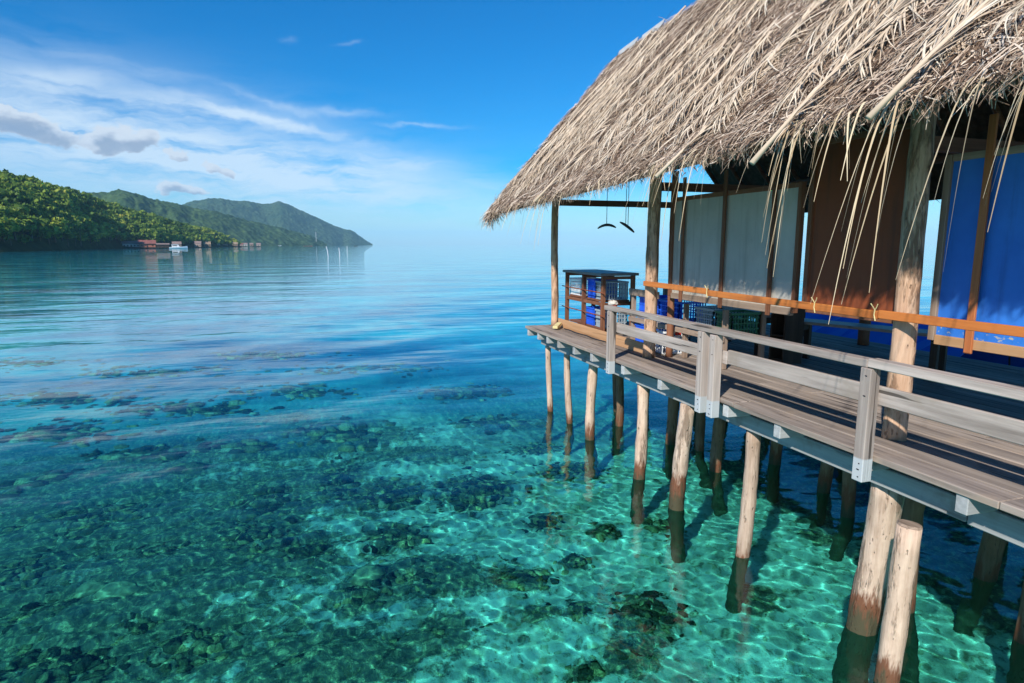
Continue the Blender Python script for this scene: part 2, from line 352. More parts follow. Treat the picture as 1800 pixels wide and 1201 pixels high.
# ---------------------------------------------------------------- water and seabed
def bed_z(X, Y):
    return -1.45 - .10 * np.clip(Y - 6, 0, 30)
def graded(f0, f1, st, lo, hi, g, smax=1e9):
    c = list(np.arange(f0, f1 + st / 2, st)); a = []; x = c[0]; s = st
    while x > lo: s *= g; x -= s; a.append(x)
    b = []; x = c[-1]; s = st
    while x < hi: s *= g; x += s; b.append(x)
    return np.array(a[::-1] + c + b)
def grid_faces(m_, n):
    i = np.arange(n * m_).reshape(m_, n)
    return np.stack([i[:-1, :-1], i[:-1, 1:], i[1:, 1:], i[1:, :-1]], -1).reshape(-1, 4)
def water():
    xs = graded(-4.4, 6.2, .027, -14000, 14000, 1.045); ys = graded(3.0, 9.0, .027, -300, 16000, 1.04)
    X, Y = np.meshgrid(xs, ys)
    dx = np.gradient(xs)[None, :] + 0 * X; dy = np.gradient(ys)[:, None] + 0 * X
    Z = np.zeros_like(X)
    r = np.random.default_rng(5)
    for i in range(96):
        lam = .09 * (4.0 ** r.random()) if i < 62 else .35 * (4.0 ** r.random()) if i < 82 else r.uniform(1.2, 5.0)
        th = r.normal(-1.28, 1.2 if i < 62 else .85 if i < 82 else .4)
        k = 2 * math.pi / lam; kx, ky = k * math.cos(th), k * math.sin(th)
        slope = .0036 if i < 62 else .0052 if i < 82 else .008
        A = slope / k
        res = np.maximum(dx * abs(kx), dy * abs(ky)) / (2 * math.pi)      # samples per wave
        Z += A * np.sin(kx * X + ky * Y + r.uniform(0, 6.28)) * np.clip(2.2 - res * 7, 0, 1)
    calm = .65 + .7 * fbm(X * .16 + 3, Y * .16, 3, 2)
    Z *= calm
    v = np.stack([X, Y, Z], -1).reshape(-1, 3)
    o = link('water', np_mesh('water', v, grid_faces(*X.shape), True), None); tag(o, kind='structure')
    m, T, P = mat('clear lagoon water')
    P.inputs['Base Color'].default_value = (.10, .92, .90, 1)
    P.inputs['Roughness'].default_value = 0; P.inputs['IOR'].default_value = 1.33; P.inputs['Transmission Weight'].default_value = 1
    oc = T.new('ShaderNodeTexCoord').outputs['Object']
    mp = T.mapping(oc, scale=(.42, 1.0, 1), rot=(0, 0, R(17.9)))
    n1 = T.noise(mp, 1.1, 3, .5); n2 = T.noise(mp, .16, 3, .5)
    n3 = T.noise(T.mapping(oc, scale=(.36, 1.0, 1), rot=(0, 0, R(17.9)), loc=(7, 3, 0)), 15, 3, .6)
    h = T.m('MULTIPLY_ADD', n3, .0008, T.m('ADD', T.m('MULTIPLY', n1, .028), T.m('MULTIPLY', n2, .12)))
    bp = T.new('ShaderNodeBump'); bp.inputs['Strength'].default_value = 1.0; bp.inputs['Distance'].default_value = 1.0
    T.set(bp.inputs['Height'], h); T.set(P.inputs['Normal'], bp.outputs[0])
    o.data.materials.append(m)
    o.cycles.is_caustics_caster = True
    return o
water()
PATCH = [(-3.61, 10.79, 1.11, .96), (-2.05, 9.17, .66, .57), (-1.88, 8.5, .79, .54), (-3.75, 9.14, .5, .49), (-.85, 10.59, .7, .92), (-1.04, 9.27, .53, .59), (-.28, 8.61, .47, .46), (-2.89, 7.93, .7, .51), (-2.06, 7.46, .5, .34), (-2.58, 6.96, .85, .42), (-1.41, 6.86, .45, .37), (-.09, 6.21, .5, .41), (-2.27, 12.47, .27, .42), (.29, 11.21, .51, .97), (1.09, 10.29, .73, .6), (2.54, 9.93, .73, .78), (1.05, 8.61, .45, .49), (3.26, 8.46, .26, .35), (1.38, 7.45, .77, .52), (2.35, 7.05, .42, .34), (.5, 7.34, .32, .28), (.48, 6.12, .51, .41), (1.16, 6.24, .41, .35), (2.35, 6.21, .21, .22), (2.78, 6.14, .22, .24), (3.52, 5.8, .42, .51), (3.0, 5.25, .32, .32), (3.95, 7.86, .2, .25), (4.81, 7.79, .24, .27), (3.23, 7.25, .21, .18), (6.63, 6.52, .2, .26), (-5.39, 15.6, 1.8, 1.08), (-2.78, 16.95, 2.11, 1.06), (.76, 13.8, 1.63, .92), (-.35, 18.21, 1.92, .98), (4.07, 16.76, 1.6, .93), (-3.33, 13.68, 1.11, .69), (1.98, 12.06, 1.15, .6), (4.11, 13.57, 1.07, .72), (-6.3, 19.26, 1.93, 1.04), (1.96, 20.75, 2.26, .94), (-4.38, 22.21, 2.7, 1.0), (-9.07, 25.02, 1.88, 1.0), (-1.6, 24.6, 2.52, .88), (4.41, 10.22, .63, .4), (4.25, 11.62, .58, .42), (4.85, 5.6, .26, .29), (2.51, 5.17, .28, .19), (-4.75, 12.54, .77, .7), (-1.43, 13.49, .7, .45)]
FWD = (math.sin(R(17.92)), math.cos(R(17.92)))
def patch_amount(X, Y):
    a = np.zeros_like(X)
    for x, y, rx, ry in PATCH:
        dx = X - x; dy = Y - y; u = (dx * FWD[1] - dy * FWD[0]) / rx; v = (dx * FWD[0] + dy * FWD[1]) / ry
        a = np.maximum(a, np.exp(-(u * u + v * v) * .9))
    return a
def seabed():
    xs = graded(-6, 7, .10, -14000, 14000, 1.09); ys = graded(2.5, 14, .10, -300, 16000, 1.08)
    X, Y = np.meshgrid(xs, ys)
    fade = np.exp(-np.maximum(0, np.hypot(X, Y - 8) - 20) / 60)
    Z = bed_z(X, Y) + ((fbm(X * .5, Y * .5, 1, 4) - .5) * .30 + (fbm(X * 3, Y * 3, 9, 3) - .5) * .10) * fade
    pa = patch_amount(X, Y) * np.exp(-np.maximum(0, Y - 30)) * (.55 + .75 * fbm(X * 1.7, Y * 1.7, 51, 3))
    pa = np.clip(pa * 1.1 + np.clip((1.9 - X) * .2, 0, .52) * np.exp(-np.maximum(0, Y - 16) * .3), 0, 1)
    pa = np.maximum(pa, .9 * np.clip((X - 6.3) * .9, 0, 1) * np.clip((20 - Y) * .3, 0, 1))  # shade under the deck painted in: bed there takes the dark coral colour
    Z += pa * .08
    v = np.stack([X, Y, Z], -1).reshape(-1, 3)
    me = np_mesh('seabed', v, grid_faces(*X.shape), True)
    at = me.attributes.new('reef_shade', 'FLOAT', 'POINT'); at.data.foreach_set('value', pa.ravel().astype(np.float32))
    o = link('seabed', me, None); tag(o, kind='structure')
    m, T, P = mat('coral sand')
    oc = T.new('ShaderNodeTexCoord').outputs['Object']
    sand = T.ramp(T.noise(oc, 2.2, 8, .72), [(.32, (.30, .28, .20)), (.45, (.62, .59, .46)), (.60, (.90, .86, .72))])
    rub = T.sstep(T.noise(oc, 7, 5, .75), .53, .62)
    rcol = T.ramp(T.noise(oc, 21, 3, .6), [(.35, (.05, .055, .045)), (.5, (.22, .20, .12)), (.62, (.62, .55, .34))])
    sand = T.mix(T.m('MULTIPLY', rub, .8), sand, rcol)
    vo = T.new('ShaderNodeTexVoronoi'); T.set(vo.inputs['Vector'], oc); vo.inputs['Scale'].default_value = 9.0
    peb = T.m('MULTIPLY', T.sstep(vo.outputs['Distance'], .42, .30), T.sstep(T.noise(oc, 1.3, 3, .6), .48, .62))
    pcol = T.mix(T.m('MULTIPLY', peb, .65), (1, 1, 1, 1), T.ramp(vo.outputs['Color'], [(.2, (.12, .13, .10)), (.6, (.5, .45, .3)), (.9, (1, .9, .6))]))
    sand = T.mix(1.0, sand, pcol, 'MULTIPLY')
    rf = T.new('ShaderNodeAttribute'); rf.attribute_name = 'reef_shade'
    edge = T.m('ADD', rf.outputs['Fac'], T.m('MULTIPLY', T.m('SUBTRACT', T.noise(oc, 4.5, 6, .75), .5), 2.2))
    reef_shade = T.ramp(T.noise(oc, 13, 5, .75), [(.38, (.014, .026, .028)), (.47, (.06, .066, .045)), (.55, (.19, .165, .085)), (.63, (.60, .50, .26))])
    col = T.mix(T.m('MULTIPLY', T.sstep(edge, .30, .62), .88), sand, reef_shade)
    # deeper water further out: its blue scattered light is painted into the bed colour
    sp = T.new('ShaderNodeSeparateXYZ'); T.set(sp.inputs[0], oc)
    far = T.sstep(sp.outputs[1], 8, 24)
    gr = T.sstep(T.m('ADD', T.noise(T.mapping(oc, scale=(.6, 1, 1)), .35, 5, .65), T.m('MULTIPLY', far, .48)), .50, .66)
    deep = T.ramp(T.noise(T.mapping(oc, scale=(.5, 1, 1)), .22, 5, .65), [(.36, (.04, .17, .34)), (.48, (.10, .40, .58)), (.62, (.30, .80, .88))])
    fcol = T.mix(far, reef_shade, deep)
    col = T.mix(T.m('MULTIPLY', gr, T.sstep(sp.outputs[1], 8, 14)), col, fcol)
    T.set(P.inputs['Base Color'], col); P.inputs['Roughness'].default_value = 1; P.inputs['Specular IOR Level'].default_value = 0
    bp = T.new('ShaderNodeBump'); bp.inputs['Strength'].default_value = .8; bp.inputs['Distance'].default_value = .05
    T.set(bp.inputs['Height'], T.noise(oc, 8, 6, .7)); T.set(P.inputs['Normal'], bp.outputs[0])
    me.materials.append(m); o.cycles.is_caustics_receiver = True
seabed()
def ico(sub):
    import bmesh
    b = bmesh.new(); bmesh.ops.create_icosphere(b, subdivisions=sub, radius=1)
    v = np.array([x.co[:] for x in b.verts]); f = np.array([[q.index for q in x.verts] for x in b.faces]); b.free(); return v, f
def coral():
    v0, f0 = ico(1); r = np.random.default_rng(21); V = []; F = []; n = 0
    for (x, y, rx, ry) in PATCH:
        near = y < 12.2
        cnt = int(min(620, (620 if near else 90) * rx * ry + 16))
        for _ in range(cnt):
            a = r.uniform(0, 6.28); q = abs(r.normal(0, .62)); u = q * rx * math.cos(a); w_ = q * ry * math.sin(a)
            px = x + u * FWD[1] + w_ * FWD[0]; py = y - u * FWD[0] + w_ * FWD[1]
            s = r.uniform(.014, .066) * (1 if near else 2.2) * (1.25 - .3 * q)
            pz = float(bed_z(px, py)) + .06 * math.exp(-q * q)
            d = v0 * (1 + .45 * (fbm(v0[:, 0] * 2.2 + n, v0[:, 1] * 2.2 + v0[:, 2] * 1.7, 4, 2)[:, None] - .5)) * (1 + r.normal(0, .24, (len(v0), 1)))
            d = d * np.array([s * r.uniform(.8, 1.5), s * r.uniform(.8, 1.5), s * r.uniform(.45, 1.0)])
            an = r.uniform(0, 6.28); d = d @ np.array([[math.cos(an), math.sin(an), 0], [-math.sin(an), math.cos(an), 0], [0, 0, 1]])
            V.append(d + (px, py, pz + s * .2)); F.append(f0 + n * len(v0)); n += 1
    o = link('coral_reef', np_mesh('coral_reef', np.concatenate(V), np.concatenate(F), False), None)
    tag(o, 'dark coral heads scattered over the pale sea floor', 'coral', kind='stuff')
    m, T, P = mat('living coral')
    isl = T.new('ShaderNodeNewGeometry').outputs['Random Per Island']
    oc = T.new('ShaderNodeTexCoord').outputs['Object']
    base = T.ramp(isl, [(0, (.04, .05, .045)), (.3, (.12, .12, .075)), (.55, (.24, .22, .11)), (.75, (.46, .40, .20)), (.9, (.74, .56, .24)), (1, (.92, .84, .6))])
    col = T.mix(1.0, base, T.ramp(T.noise(oc, 28, 4, .7), [(.36, (.25, .25, .25)), (.60, (1.0, 1.0, 1.0))]), 'MULTIPLY')
    T.set(P.inputs['Base Color'], col); P.inputs['Roughness'].default_value = 1; P.inputs['Specular IOR Level'].default_value = 0
    bp = T.new('ShaderNodeBump'); bp.inputs['Strength'].default_value = 1; bp.inputs['Distance'].default_value = .03
    T.set(bp.inputs['Height'], T.noise(oc, 35, 4, .7)); T.set(P.inputs['Normal'], bp.outputs[0])
    o.data.materials.append(m); o.cycles.is_caustics_receiver = True
    v0, f0 = ico(3)
    # pale boulders one can pick out
    mb = plain('pale coral rock', (.36, .31, .19), .95, .5, 14, 0, .8)
    for (x, y, s, lab) in [(-2.71, 8.37, .15, 'tan rounded coral boulder under water, left one of a pair'), (-2.37, 8.21, .19, 'tan rounded coral boulder under water, right one of a pair'), (.56, 7.68, .17, 'pale angular coral rock under water on a dark coral patch')]:
        d = v0 * (1 + .5 * (fbm(v0[:, 0] * 1.5 + x, v0[:, 1] * 1.5 + v0[:, 2], 8, 2)[:, None] - .5)) * np.array([s * 1.3, s, s * .7])
        q = link('coral_boulder', np_mesh('coral_boulder', d, f0, True), mb); q.location = (x, y, float(bed_z(x, y)) + s * .6)
        tag(q, lab, 'rock'); q.cycles.is_caustics_receiver = True
coral()

# ---------------------------------------------------------------- distant land
def interp(tab, a): return np.interp(a, [t[0] for t in tab], [t[1] for t in tab])
H1_SHORE = [(-40, 300), (-27.7, 340), (-21, 390), (-17.8, 455), (-15, 600), (-13.7, 648), (-11.4, 652), (-9.8, 775), (-8.1, 835), (-6.5, 990), (-5.2, 1030)]
H1_CREST = [(-40, 560), (-27.7, 600), (-20.5, 640), (-17.5, 670), (-15.5, 760), (-14.4, 800), (-12.8, 830), (-9.8, 930), (-6.7, 1080), (-5.2, 1045)]
H1_TAN = [(-40, .080), (-27.7, .0882), (-24.3, .0904), (-20.5, .0908), (-19, .0859), (-17.5, .077), (-15.5, .0658), (-14.4, .0585), (-12.8, .0476), (-9.8, .0329), (-6.7, .0176), (-5.47, .0065), (-5.2, .003)]
def hill1_height(a, r):
    s0 = interp(H1_SHORE, a); s1 = interp(H1_CREST, a); top = np.maximum(1.0, 3.47 + interp(H1_TAN, a) * s1 - 8.5)
    s = (r - s0) / (s1 - s0)
    up = .9 + (top - .9) * np.clip(s, 0, 1) ** .85
    dn = top * np.clip(1.25 - .25 * s, 0, 1)
    return np.where(s < 0, .9 + s * 40, np.where(s <= 1, up, dn))
def pol(a, r): return r * np.sin(np.radians(a)), r * np.cos(np.radians(a))
def hill1():
    A = np.linspace(-40, -5.2, 150); S = np.linspace(-.06, 1.9, 60)
    a, s = np.meshgrid(A, S); s0 = interp(H1_SHORE, a); s1 = interp(H1_CREST, a); r = s0 + s * (s1 - s0)
    z = hill1_height(a, r) + (fbm(a * 2, r * .02, 2, 3) - .5) * 5 * np.clip(s * 3, 0, 1)
    x, y = pol(a, r)
    v = np.stack([x, y, z], -1).reshape(-1, 3)
    o = link('hill', np_mesh('hill', v, grid_faces(*a.shape), True), plain('forest floor', (.035, .05, .02), .95, .4, .1, 0)); tag(o, kind='structure')
    return o
hill1()
def far_hill(name, crest, depth_front, depth_back, seed, lump, m):
    A = np.linspace(crest[0][0], crest[-1][0], 300)
    S = np.linspace(0, 1.3, 150); a, s = np.meshgrid(A, S)
    hc = interp([(c[0], c[1]) for c in crest], A); kk = np.exp(-np.linspace(-2, 2, 13) ** 2); hc = np.convolve(np.pad(hc, 6, 'edge'), kk / kk.sum(), 'valid'); h = np.interp(a, A, hc); r1 = interp([(c[0], c[2]) for c in crest], a)
    df = depth_front * (.35 + .65 * np.clip(h / max(c[1] for c in crest), 0, 1)); r = r1 - df * (1 - s)
    rid = fbm(a * .9 + seed, r * .004, seed, 4) - .5
    prof = np.where(s <= 1, np.sin(np.clip(s, 0, 1) * math.pi / 2) ** 1.0, 1 - (s - 1) * .5)
    z = h * prof * (1 + rid * .28 * np.clip((1 - s) * s * 4, 0, 1)) - lump * .5
    x, y = pol(a, r)
    z = z + lump * (1.3 * vnoise(x / 13, y / 13, seed + 3) + .7 * vnoise(x / 6, y / 6, seed + 5) - .5) * np.clip(s * 12, 0, 1)
    z[0] = -1
    x, y = pol(a, r)
    o = link(name, np_mesh(name, np.stack([x, y, z], -1).reshape(-1, 3), grid_faces(*a.shape), False), m); tag(o, kind='structure')
def hill_mat(name, a, b):
    m, T, P = mat(name); oc = T.new('ShaderNodeTexCoord').outputs['Object']
    f = T.m('ADD', T.m('MULTIPLY', T.noise(oc, .012, 4, .6), .5), T.m('MULTIPLY', T.noise(oc, .12, 3, .6), .5))
    T.set(P.inputs['Base Color'], T.ramp(f, [(.36, a), (.64, b)])); P.inputs['Roughness'].default_value = .95; P.inputs['Specular IOR Level'].default_value = 0
    return m
far_hill('middle_hill', [(-19, 110, 2000), (-17.47, 125, 2000), (-14.41, 134, 2000), (-13.55, 141, 2000), (-12.42, 129, 2000), (-11.25, 124.5, 2050), (-9.42, 112, 2050), (-6.58, 92.6, 2100), (-3.24, 65, 2200), (.27, 33, 2300), (1.23, 11, 2350), (1.6, 1, 2350)], 560, 300, 31, 6.5, hill_mat('hill woodland', (.014, .042, .016), (.075, .125, .04)))
far_hill('far_hill', [(-14, 130, 3800), (-12.17, 163, 3800), (-9.42, 205, 3800), (-8.46, 231, 3800), (-7.46, 245, 3800), (-5.7, 239, 3800), (-3.15, 228, 3900), (-1.93, 239, 3900), (-1.4, 230, 3900), (.35, 170, 3900), (2.1, 117, 3900), (3.04, 96, 4000), (3.75, 89, 4000), (4.51, 48, 4000), (5.27, 10, 4000), (5.5, 1, 4000)], 900, 500, 57, 7, hill_mat('far woodland', (.014, .04, .02), (.065, .105, .045)))
def leaf_mat(name, stops):
    m, T, P = mat(name)
    isl = T.new('ShaderNodeNewGeometry').outputs['Random Per Island']
    at = T.new('ShaderNodeAttribute'); at.attribute_name = 'tint'
    oi = T.new('ShaderNodeObjectInfo').outputs['Random']
    f = T.m('ADD', T.m('MULTIPLY', isl, .38), T.m('ADD', T.m('MULTIPLY', at.outputs['Fac'], .62), T.m('MULTIPLY', oi, .0)), clamp=True)
    col = T.ramp(f, stops)
    T.set(P.inputs['Base Color'], col); P.inputs['Roughness'].default_value = .6; P.inputs['Specular IOR Level'].default_value = .25
    tr = T.new('ShaderNodeBsdfTranslucent'); T.set(tr.inputs[0], col); mx = T.new('ShaderNodeMixShader'); mx.inputs[0].default_value = .25
    T.L.new(P.outputs[0], mx.inputs[1]); T.L.new(tr.outputs[0], mx.inputs[2]); T.L.new(mx.outputs[0], T.N['Material Output'].inputs[0])
    return m
M['leaf'] = leaf_mat('tropical leaves', [(0, (.03, .075, .012)), (.35, (.10, .19, .022)), (.65, (.25, .34, .04)), (.9, (.50, .50, .07)), (1, (.60, .55, .11))])
M['trunk'] = plain('tree trunk', (.16, .12, .085), .9, .3, 5)
def leaf_cloud(n, lobes, size, r):
    """n leaf clumps spread over the outside of several lobes -> (n,4,3)"""
    k = r.integers(0, len(lobes), n); L = np.array(lobes)[k]
    d = r.normal(0, 1, (n, 3)); d /= np.linalg.norm(d, axis=1)[:, None]; d[:, 2] = np.abs(d[:, 2]) * np.where(r.random(n) < .75, 1, -1)
    q = r.uniform(.55, 1.05, (n, 1)); c = L[:, :3] + d * L[:, 3:6] * q
    nr = d + r.normal(0, .55, (n, 3)); nr /= np.linalg.norm(nr, axis=1)[:, None]
    t = np.cross(nr, r.normal(0, 1, (n, 3))); t /= np.linalg.norm(t, axis=1)[:, None]; b = np.cross(nr, t)
    s = size * r.uniform(.55, 1.2, (n, 1)); s2 = s * r.uniform(.5, 1, (n, 1)); bend = nr * s * r.uniform(-.4, .1, (n, 1))
    return np.stack([c - t * s, c - b * s2 + bend, c + t * s, c + b * s2 + bend], 1)
def lobes_for(h, w_, r, k=6):
    o = []
    for i in range(k):
        a = r.uniform(0, 6.28); q = r.uniform(.15, .75) * w_; s = r.uniform(.38, .62) * w_
        o.append((q * math.cos(a), q * math.sin(a), h * r.uniform(.55, .88), s, s, s * r.uniform(.55, .85)))
    return o
def forest():
    r = np.random.default_rng(77); Q = []; TI = []; cnt = 0
    protos = [leaf_cloud(120, lobes_for(1.0, .42, r, 5), .13, r) for _ in range(9)]
    while cnt < 2500:
        a = r.uniform(-31, -5.4); s = r.uniform(.02, 1.12)
        s0 = float(interp(H1_SHORE, a)); s1 = float(interp(H1_CREST, a)); rr = s0 + s * (s1 - s0)
        if r.random() > (rr * (s1 - s0)) / (800 * 260): continue
        z = float(hill1_height(a, rr)); x, y = pol(a, rr)
        h = r.uniform(8, 14.5) * (.8 if s > .9 else 1) * (.7 if a > -6.5 else 1); wd = h * r.uniform(.75, 1.15)
        p = protos[r.integers(len(protos))]; an = r.uniform(0, 6.28); c_, s_ = math.cos(an), math.sin(an)
        rot = np.array([[c_, s_, 0], [-s_, c_, 0], [0, 0, 1]])
        Q.append((p * np.array([wd, wd, h])) @ rot + (x, y, z - 2.5))
        TI.append(np.full(len(p) * 4, float(np.clip(.42 + .9 * (fbm(a * .5, rr * .012, 40, 3) - .5) + r.normal(0, .2), 0, 1))))
        cnt += 1
    q = np.concatenate(Q).reshape(-1, 3); me = np_mesh('forest', q, np.arange(len(q)).reshape(-1, 4))
    at = me.attributes.new('tint', 'FLOAT', 'POINT'); at.data.foreach_set('value', np.concatenate(TI).astype(np.float32))
    tag(link('forest', me, M['leaf']), 'dense green tropical forest covering the near hillside', 'forest', kind='stuff')
forest()
def shore_trees():
    r = np.random.default_rng(5); pro = []
    for i in range(5):
        lb = lobes_for(1.0, .42, r, 7); q = leaf_cloud(420, lb, .085, r).reshape(-1, 3)
        me = np_mesh('crown', q, np.arange(len(q)).reshape(-1, 4)); at = me.attributes.new('tint', 'FLOAT', 'POINT')
        at.data.foreach_set('value', np.full(len(q), [.35, .5, .65, .8, .95][i], np.float32)); me.materials.append(M['leaf'])
        b = MB().tube([(0, 0, 0), (.01, .01, .3), (-.01, .02, .62)], [.03, .022, .014], 7)
        for lo in lb[:5]: b.tube([(0, .01, .42), (lo[0] * .5, lo[1] * .5, (.42 + lo[2]) / 2), lo[:3]], [.013, .009, .005], 5)
        tm = bpy.data.meshes.new('trunk'); tm.from_pydata(b.v, [], b.f); tm.materials.append(M['trunk']); pro.append((me, tm))
    palms = []
    for i in range(3):
        Q = []; nfr = 15
        for k in range(nfr):
            an = 2 * math.pi * k / nfr + r.uniform(-.2, .2); el = r.uniform(-.2, 1.0); L = r.uniform(.30, .40)
            pts = []; p = np.array([0, 0, 1.0]); d = np.array([math.cos(an) * math.cos(el), math.sin(an) * math.cos(el), math.sin(el)])
            for j in range(6):
                pts.append(p.copy()); p = p + d * L / 5; d = d + np.array([0, 0, -.33]); d /= np.linalg.norm(d)
            side = np.array([-math.sin(an), math.cos(an), 0])
            for j in range(5):
                w0 = [.03, .075, .085, .07, .045][j]; w1 = [.075, .085, .07, .045, .01][j]
                for sg in (-1, 1):
                    Q.append([pts[j], pts[j + 1], pts[j + 1] + side * sg * w1 + (0, 0, -w1 * .6), pts[j] + side * sg * w0 + (0, 0, -w0 * .6)])
        q = np.array(Q).reshape(-1, 3); me = np_mesh('crown', q, np.arange(len(q)).reshape(-1, 4)); at = me.attributes.new('tint', 'FLOAT', 'POINT')
        at.data.foreach_set('value', np.full(len(q), [.55, .75, .9][i], np.float32)); me.materials.append(M['leaf'])
        b = MB().tube([(.06, 0, 0), (.03, 0, .35), (.0, 0, .7), (0, 0, 1.0)], [.026, .018, .015, .013], 7)
        tm = bpy.data.meshes.new('trunk'); tm.from_pydata(b.v, [], b.f); tm.materials.append(M['trunk']); palms.append((me, tm))
    def put(nm, me, tm, x, y, z, h, wd, lab, cat, grp):
        t = empty(nm, (x, y, z), lab, cat, grp); t.rotation_euler = (0, 0, r.uniform(0, 6.28)); t.scale = (wd, wd, h)
        link('crown', me, None, t); link('trunk', tm, None, t)
    shades = ['dark green', 'deep green', 'mid green', 'bright green', 'yellow green']
    for a in np.arange(-30.5, -5.6, .42):
        a += r.uniform(-.12, .12); house = -13.9 < a < -10.6
        rr = float(interp(H1_SHORE, a)) + (r.uniform(22, 34) if house else r.uniform(3, 16)) + (12 if a > -9.5 else 0)
        x, y = pol(a, rr); z = float(hill1_height(a, rr)) - .3; i = int(r.integers(0, 5)); far = 'at the far end of the shore beside the small huts' if a > -10.6 else 'behind the waterside houses' if house else 'at the water edge left of the houses'
        if r.random() < .38:
            h = r.uniform(9, 14); put('palm_tree', *palms[i % 3], x, y, z, h, h * .9, f'coconut palm with arching fronds {far}', 'palm tree', f'coconut palms {far}')
        else:
            h = r.uniform(9, 15) * (.7 if a > -9 else 1); put('shore_tree', *pro[i], x, y, z, h, h * r.uniform(.9, 1.25), f'{shades[i]} broadleaf tree {far}', 'tree', f'{shades[i]} shore trees {far}')
shore_trees()
# ---------------------------------------------------------------- waterside houses, boats, marker poles
def house(loc, wd, dp, hw, hr, wall, roof, lab, rot=0.0, nwin=3, lift=1.2, thatch=False):
    t = empty('waterside_house', loc, lab, 'house'); t.rotation_euler = (0, 0, rot)
    def part(b, nm, m, par=t):
        me = bpy.data.meshes.new(nm); me.from_pydata(b.v, [], b.f); return link(nm, me, m, par)
    z0, z1 = lift, lift + hw; x0, x1, y0, y1 = -wd / 2, wd / 2, 0, dp
    wl = part(MB().box(x0, x1, y0, y1, z0, z1), 'wall', wall)
    o = wd * .06; b = MB(); ym = dp / 2
    for (ya, yb) in ((y0 - o, ym), (y1 + o, ym)):
        b.add([(x0 - o, ya, z1 - .1), (x1 + o, ya, z1 - .1), (x1 + o, yb, z1 + hr), (x0 - o, yb, z1 + hr), (x0 - o, ya, z1 + .15), (x1 + o, ya, z1 + .15), (x1 + o, yb, z1 + hr + .25), (x0 - o, yb, z1 + hr + .25)],
              [(0, 1, 2, 3), (4, 7, 6, 5), (0, 4, 5, 1), (1, 5, 6, 2), (2, 6, 7, 3), (3, 7, 4, 0)])
    part(b, 'roof', roof)
    for xs in (x0, x1): part(MB().add([(xs, y0, z1), (xs, y1, z1), (xs, ym, z1 + hr)], [(0, 1, 2)]), 'gable', wall)
    for k in range(nwin):
        x = x0 + wd * (k + .5) / nwin
        if k == nwin // 2: part(MB().box(x - .5, x + .5, -.12, -.003, z0, z0 + 2.0), 'door', M['dark'])
        else: part(MB().box(x - .55, x + .55, -.1, -.003, z0 + .8, z0 + 1.8), 'window', M['dark'], wl)
    for k in range(4):
        for yy in (.4, dp - .4):
            x = x0 + .3 + (wd - .6) * k / 3; part(MB().box(x - .15, x + .15, yy - .15, yy + .15, -2.5, z0), 'stilt', M['trunk'])
    part(MB().box(x0 - .8, x1 + .8, -1.5, dp, z0 - .2, z0 - .004), 'platform', M['trunk'])
    return t
HW = plain('whitewashed wall', (.62, .58, .52), .8, .1, .6); HO = plain('orange red wall', (.42, .17, .11), .8, .2, .6)
HB = plain('bare timber wall', (.35, .24, .16), .8, .25, .6); HP = plain('pink plaster wall', (.52, .38, .30), .8, .15, .6)
RB = plain('brown grey roof', (.26, .19, .17), .8, .25, .8); RR = plain('rust red roof', (.26, .10, .08), .7, .3, .8); RT = plain('thatched house roof', (.30, .22, .15), .9, .3, .8)
house((-147.6, 634, 0), 13, 9, 3.0, 2.2, HW, RB, 'white walled house with grey brown roof at the water edge', R(13), 5)
house((-134.2, 630, 0), 12.5, 10, 3.0, 3.0, HO, RR, 'orange red house with rust red gabled roof by the water', R(13), 3)
house((-121.5, 628, 0), 9.5, 7, 2.3, .9, M['dark'], RB, 'low dark open shed attached right of the red house', R(13), 3)
house((-105.5, 600, 0), 6.5, 6, 2.6, 2.0, HP, RB, 'small pink house behind the white speedboat', R(10), 3)
for (x, y, wd, hw, hr, wl, rf, lab) in [(-116.8, 784, 6.5, 3.2, 2.6, HP, RB, 'small pink hut with brown roof right of the speedboat'), (-112.9, 826, 7, 2.4, 3.2, HB, RT, 'small thatched brown hut among shore trees'),
        (-116.7, 950, 4, 3, 2, HW, RB, 'tiny white walled hut on the shore, leftmost of the far row'), (-113.6, 991, 9, 2.8, 2.4, HP, RB, 'wide low hut with grey roof in the far row'), (-108, 1013, 6, 2.8, 2.6, HB, RT, 'brown hut in the far row with a steep roof'),
        (-101, 1011, 7, 2.5, 3.0, HB, RT, 'thatched hut at the end of the wooded point'), (-107.8, 1175, 6, 2.6, 2.2, HP, RR, 'red roofed hut past the wooded point'), (-100.4, 1173, 6, 2.6, 2.2, HW, RB, 'white hut past the wooded point beside a red roof'),
        (-93.5, 1204, 6, 2.6, 2.2, HB, RB, 'brown hut on the middle shore, second from right'), (-84, 1236, 7, 2.6, 2.2, HP, RB, 'rightmost pink hut of the far shore row')]:
    house((x, y, 0), wd, 5, hw, hr, wl, rf, lab, R(6), 3)
def hull(L, B, D, sheer=.35, n=12, z0=-.25):
    b = MB(); rows = []
    for i in range(n + 1):
        t = i / n; x = -L / 2 + L * t
        bw = B / 2 * (1 - max(0, (t - .45) / .55) ** 2.2) * (.86 + .14 * min(1, t * 4)); top = D + sheer * t ** 2
        rows.append([(x, -bw, top), (x + .02 * L * t, -bw * .8, top * .35), (x, 0, z0 + .5 * D * max(0, t - .75) * 2), (x + .02 * L * t, bw * .8, top * .35), (x, bw, top)])
    for r_ in rows: b.v += r_
    for i in range(n):
        for k in range(4): b.f.append((i * 5 + k, i * 5 + k + 1, (i + 1) * 5 + k + 1, (i + 1) * 5 + k))
    b.f.append((0, 1, 2, 3, 4))
    return b, rows
def mesh_part(b, nm, m, par, smooth=False):
    me = bpy.data.meshes.new(nm); me.from_pydata(b.v, [], b.f)
    if smooth: me.shade_smooth()
    return link(nm, me, m, par)
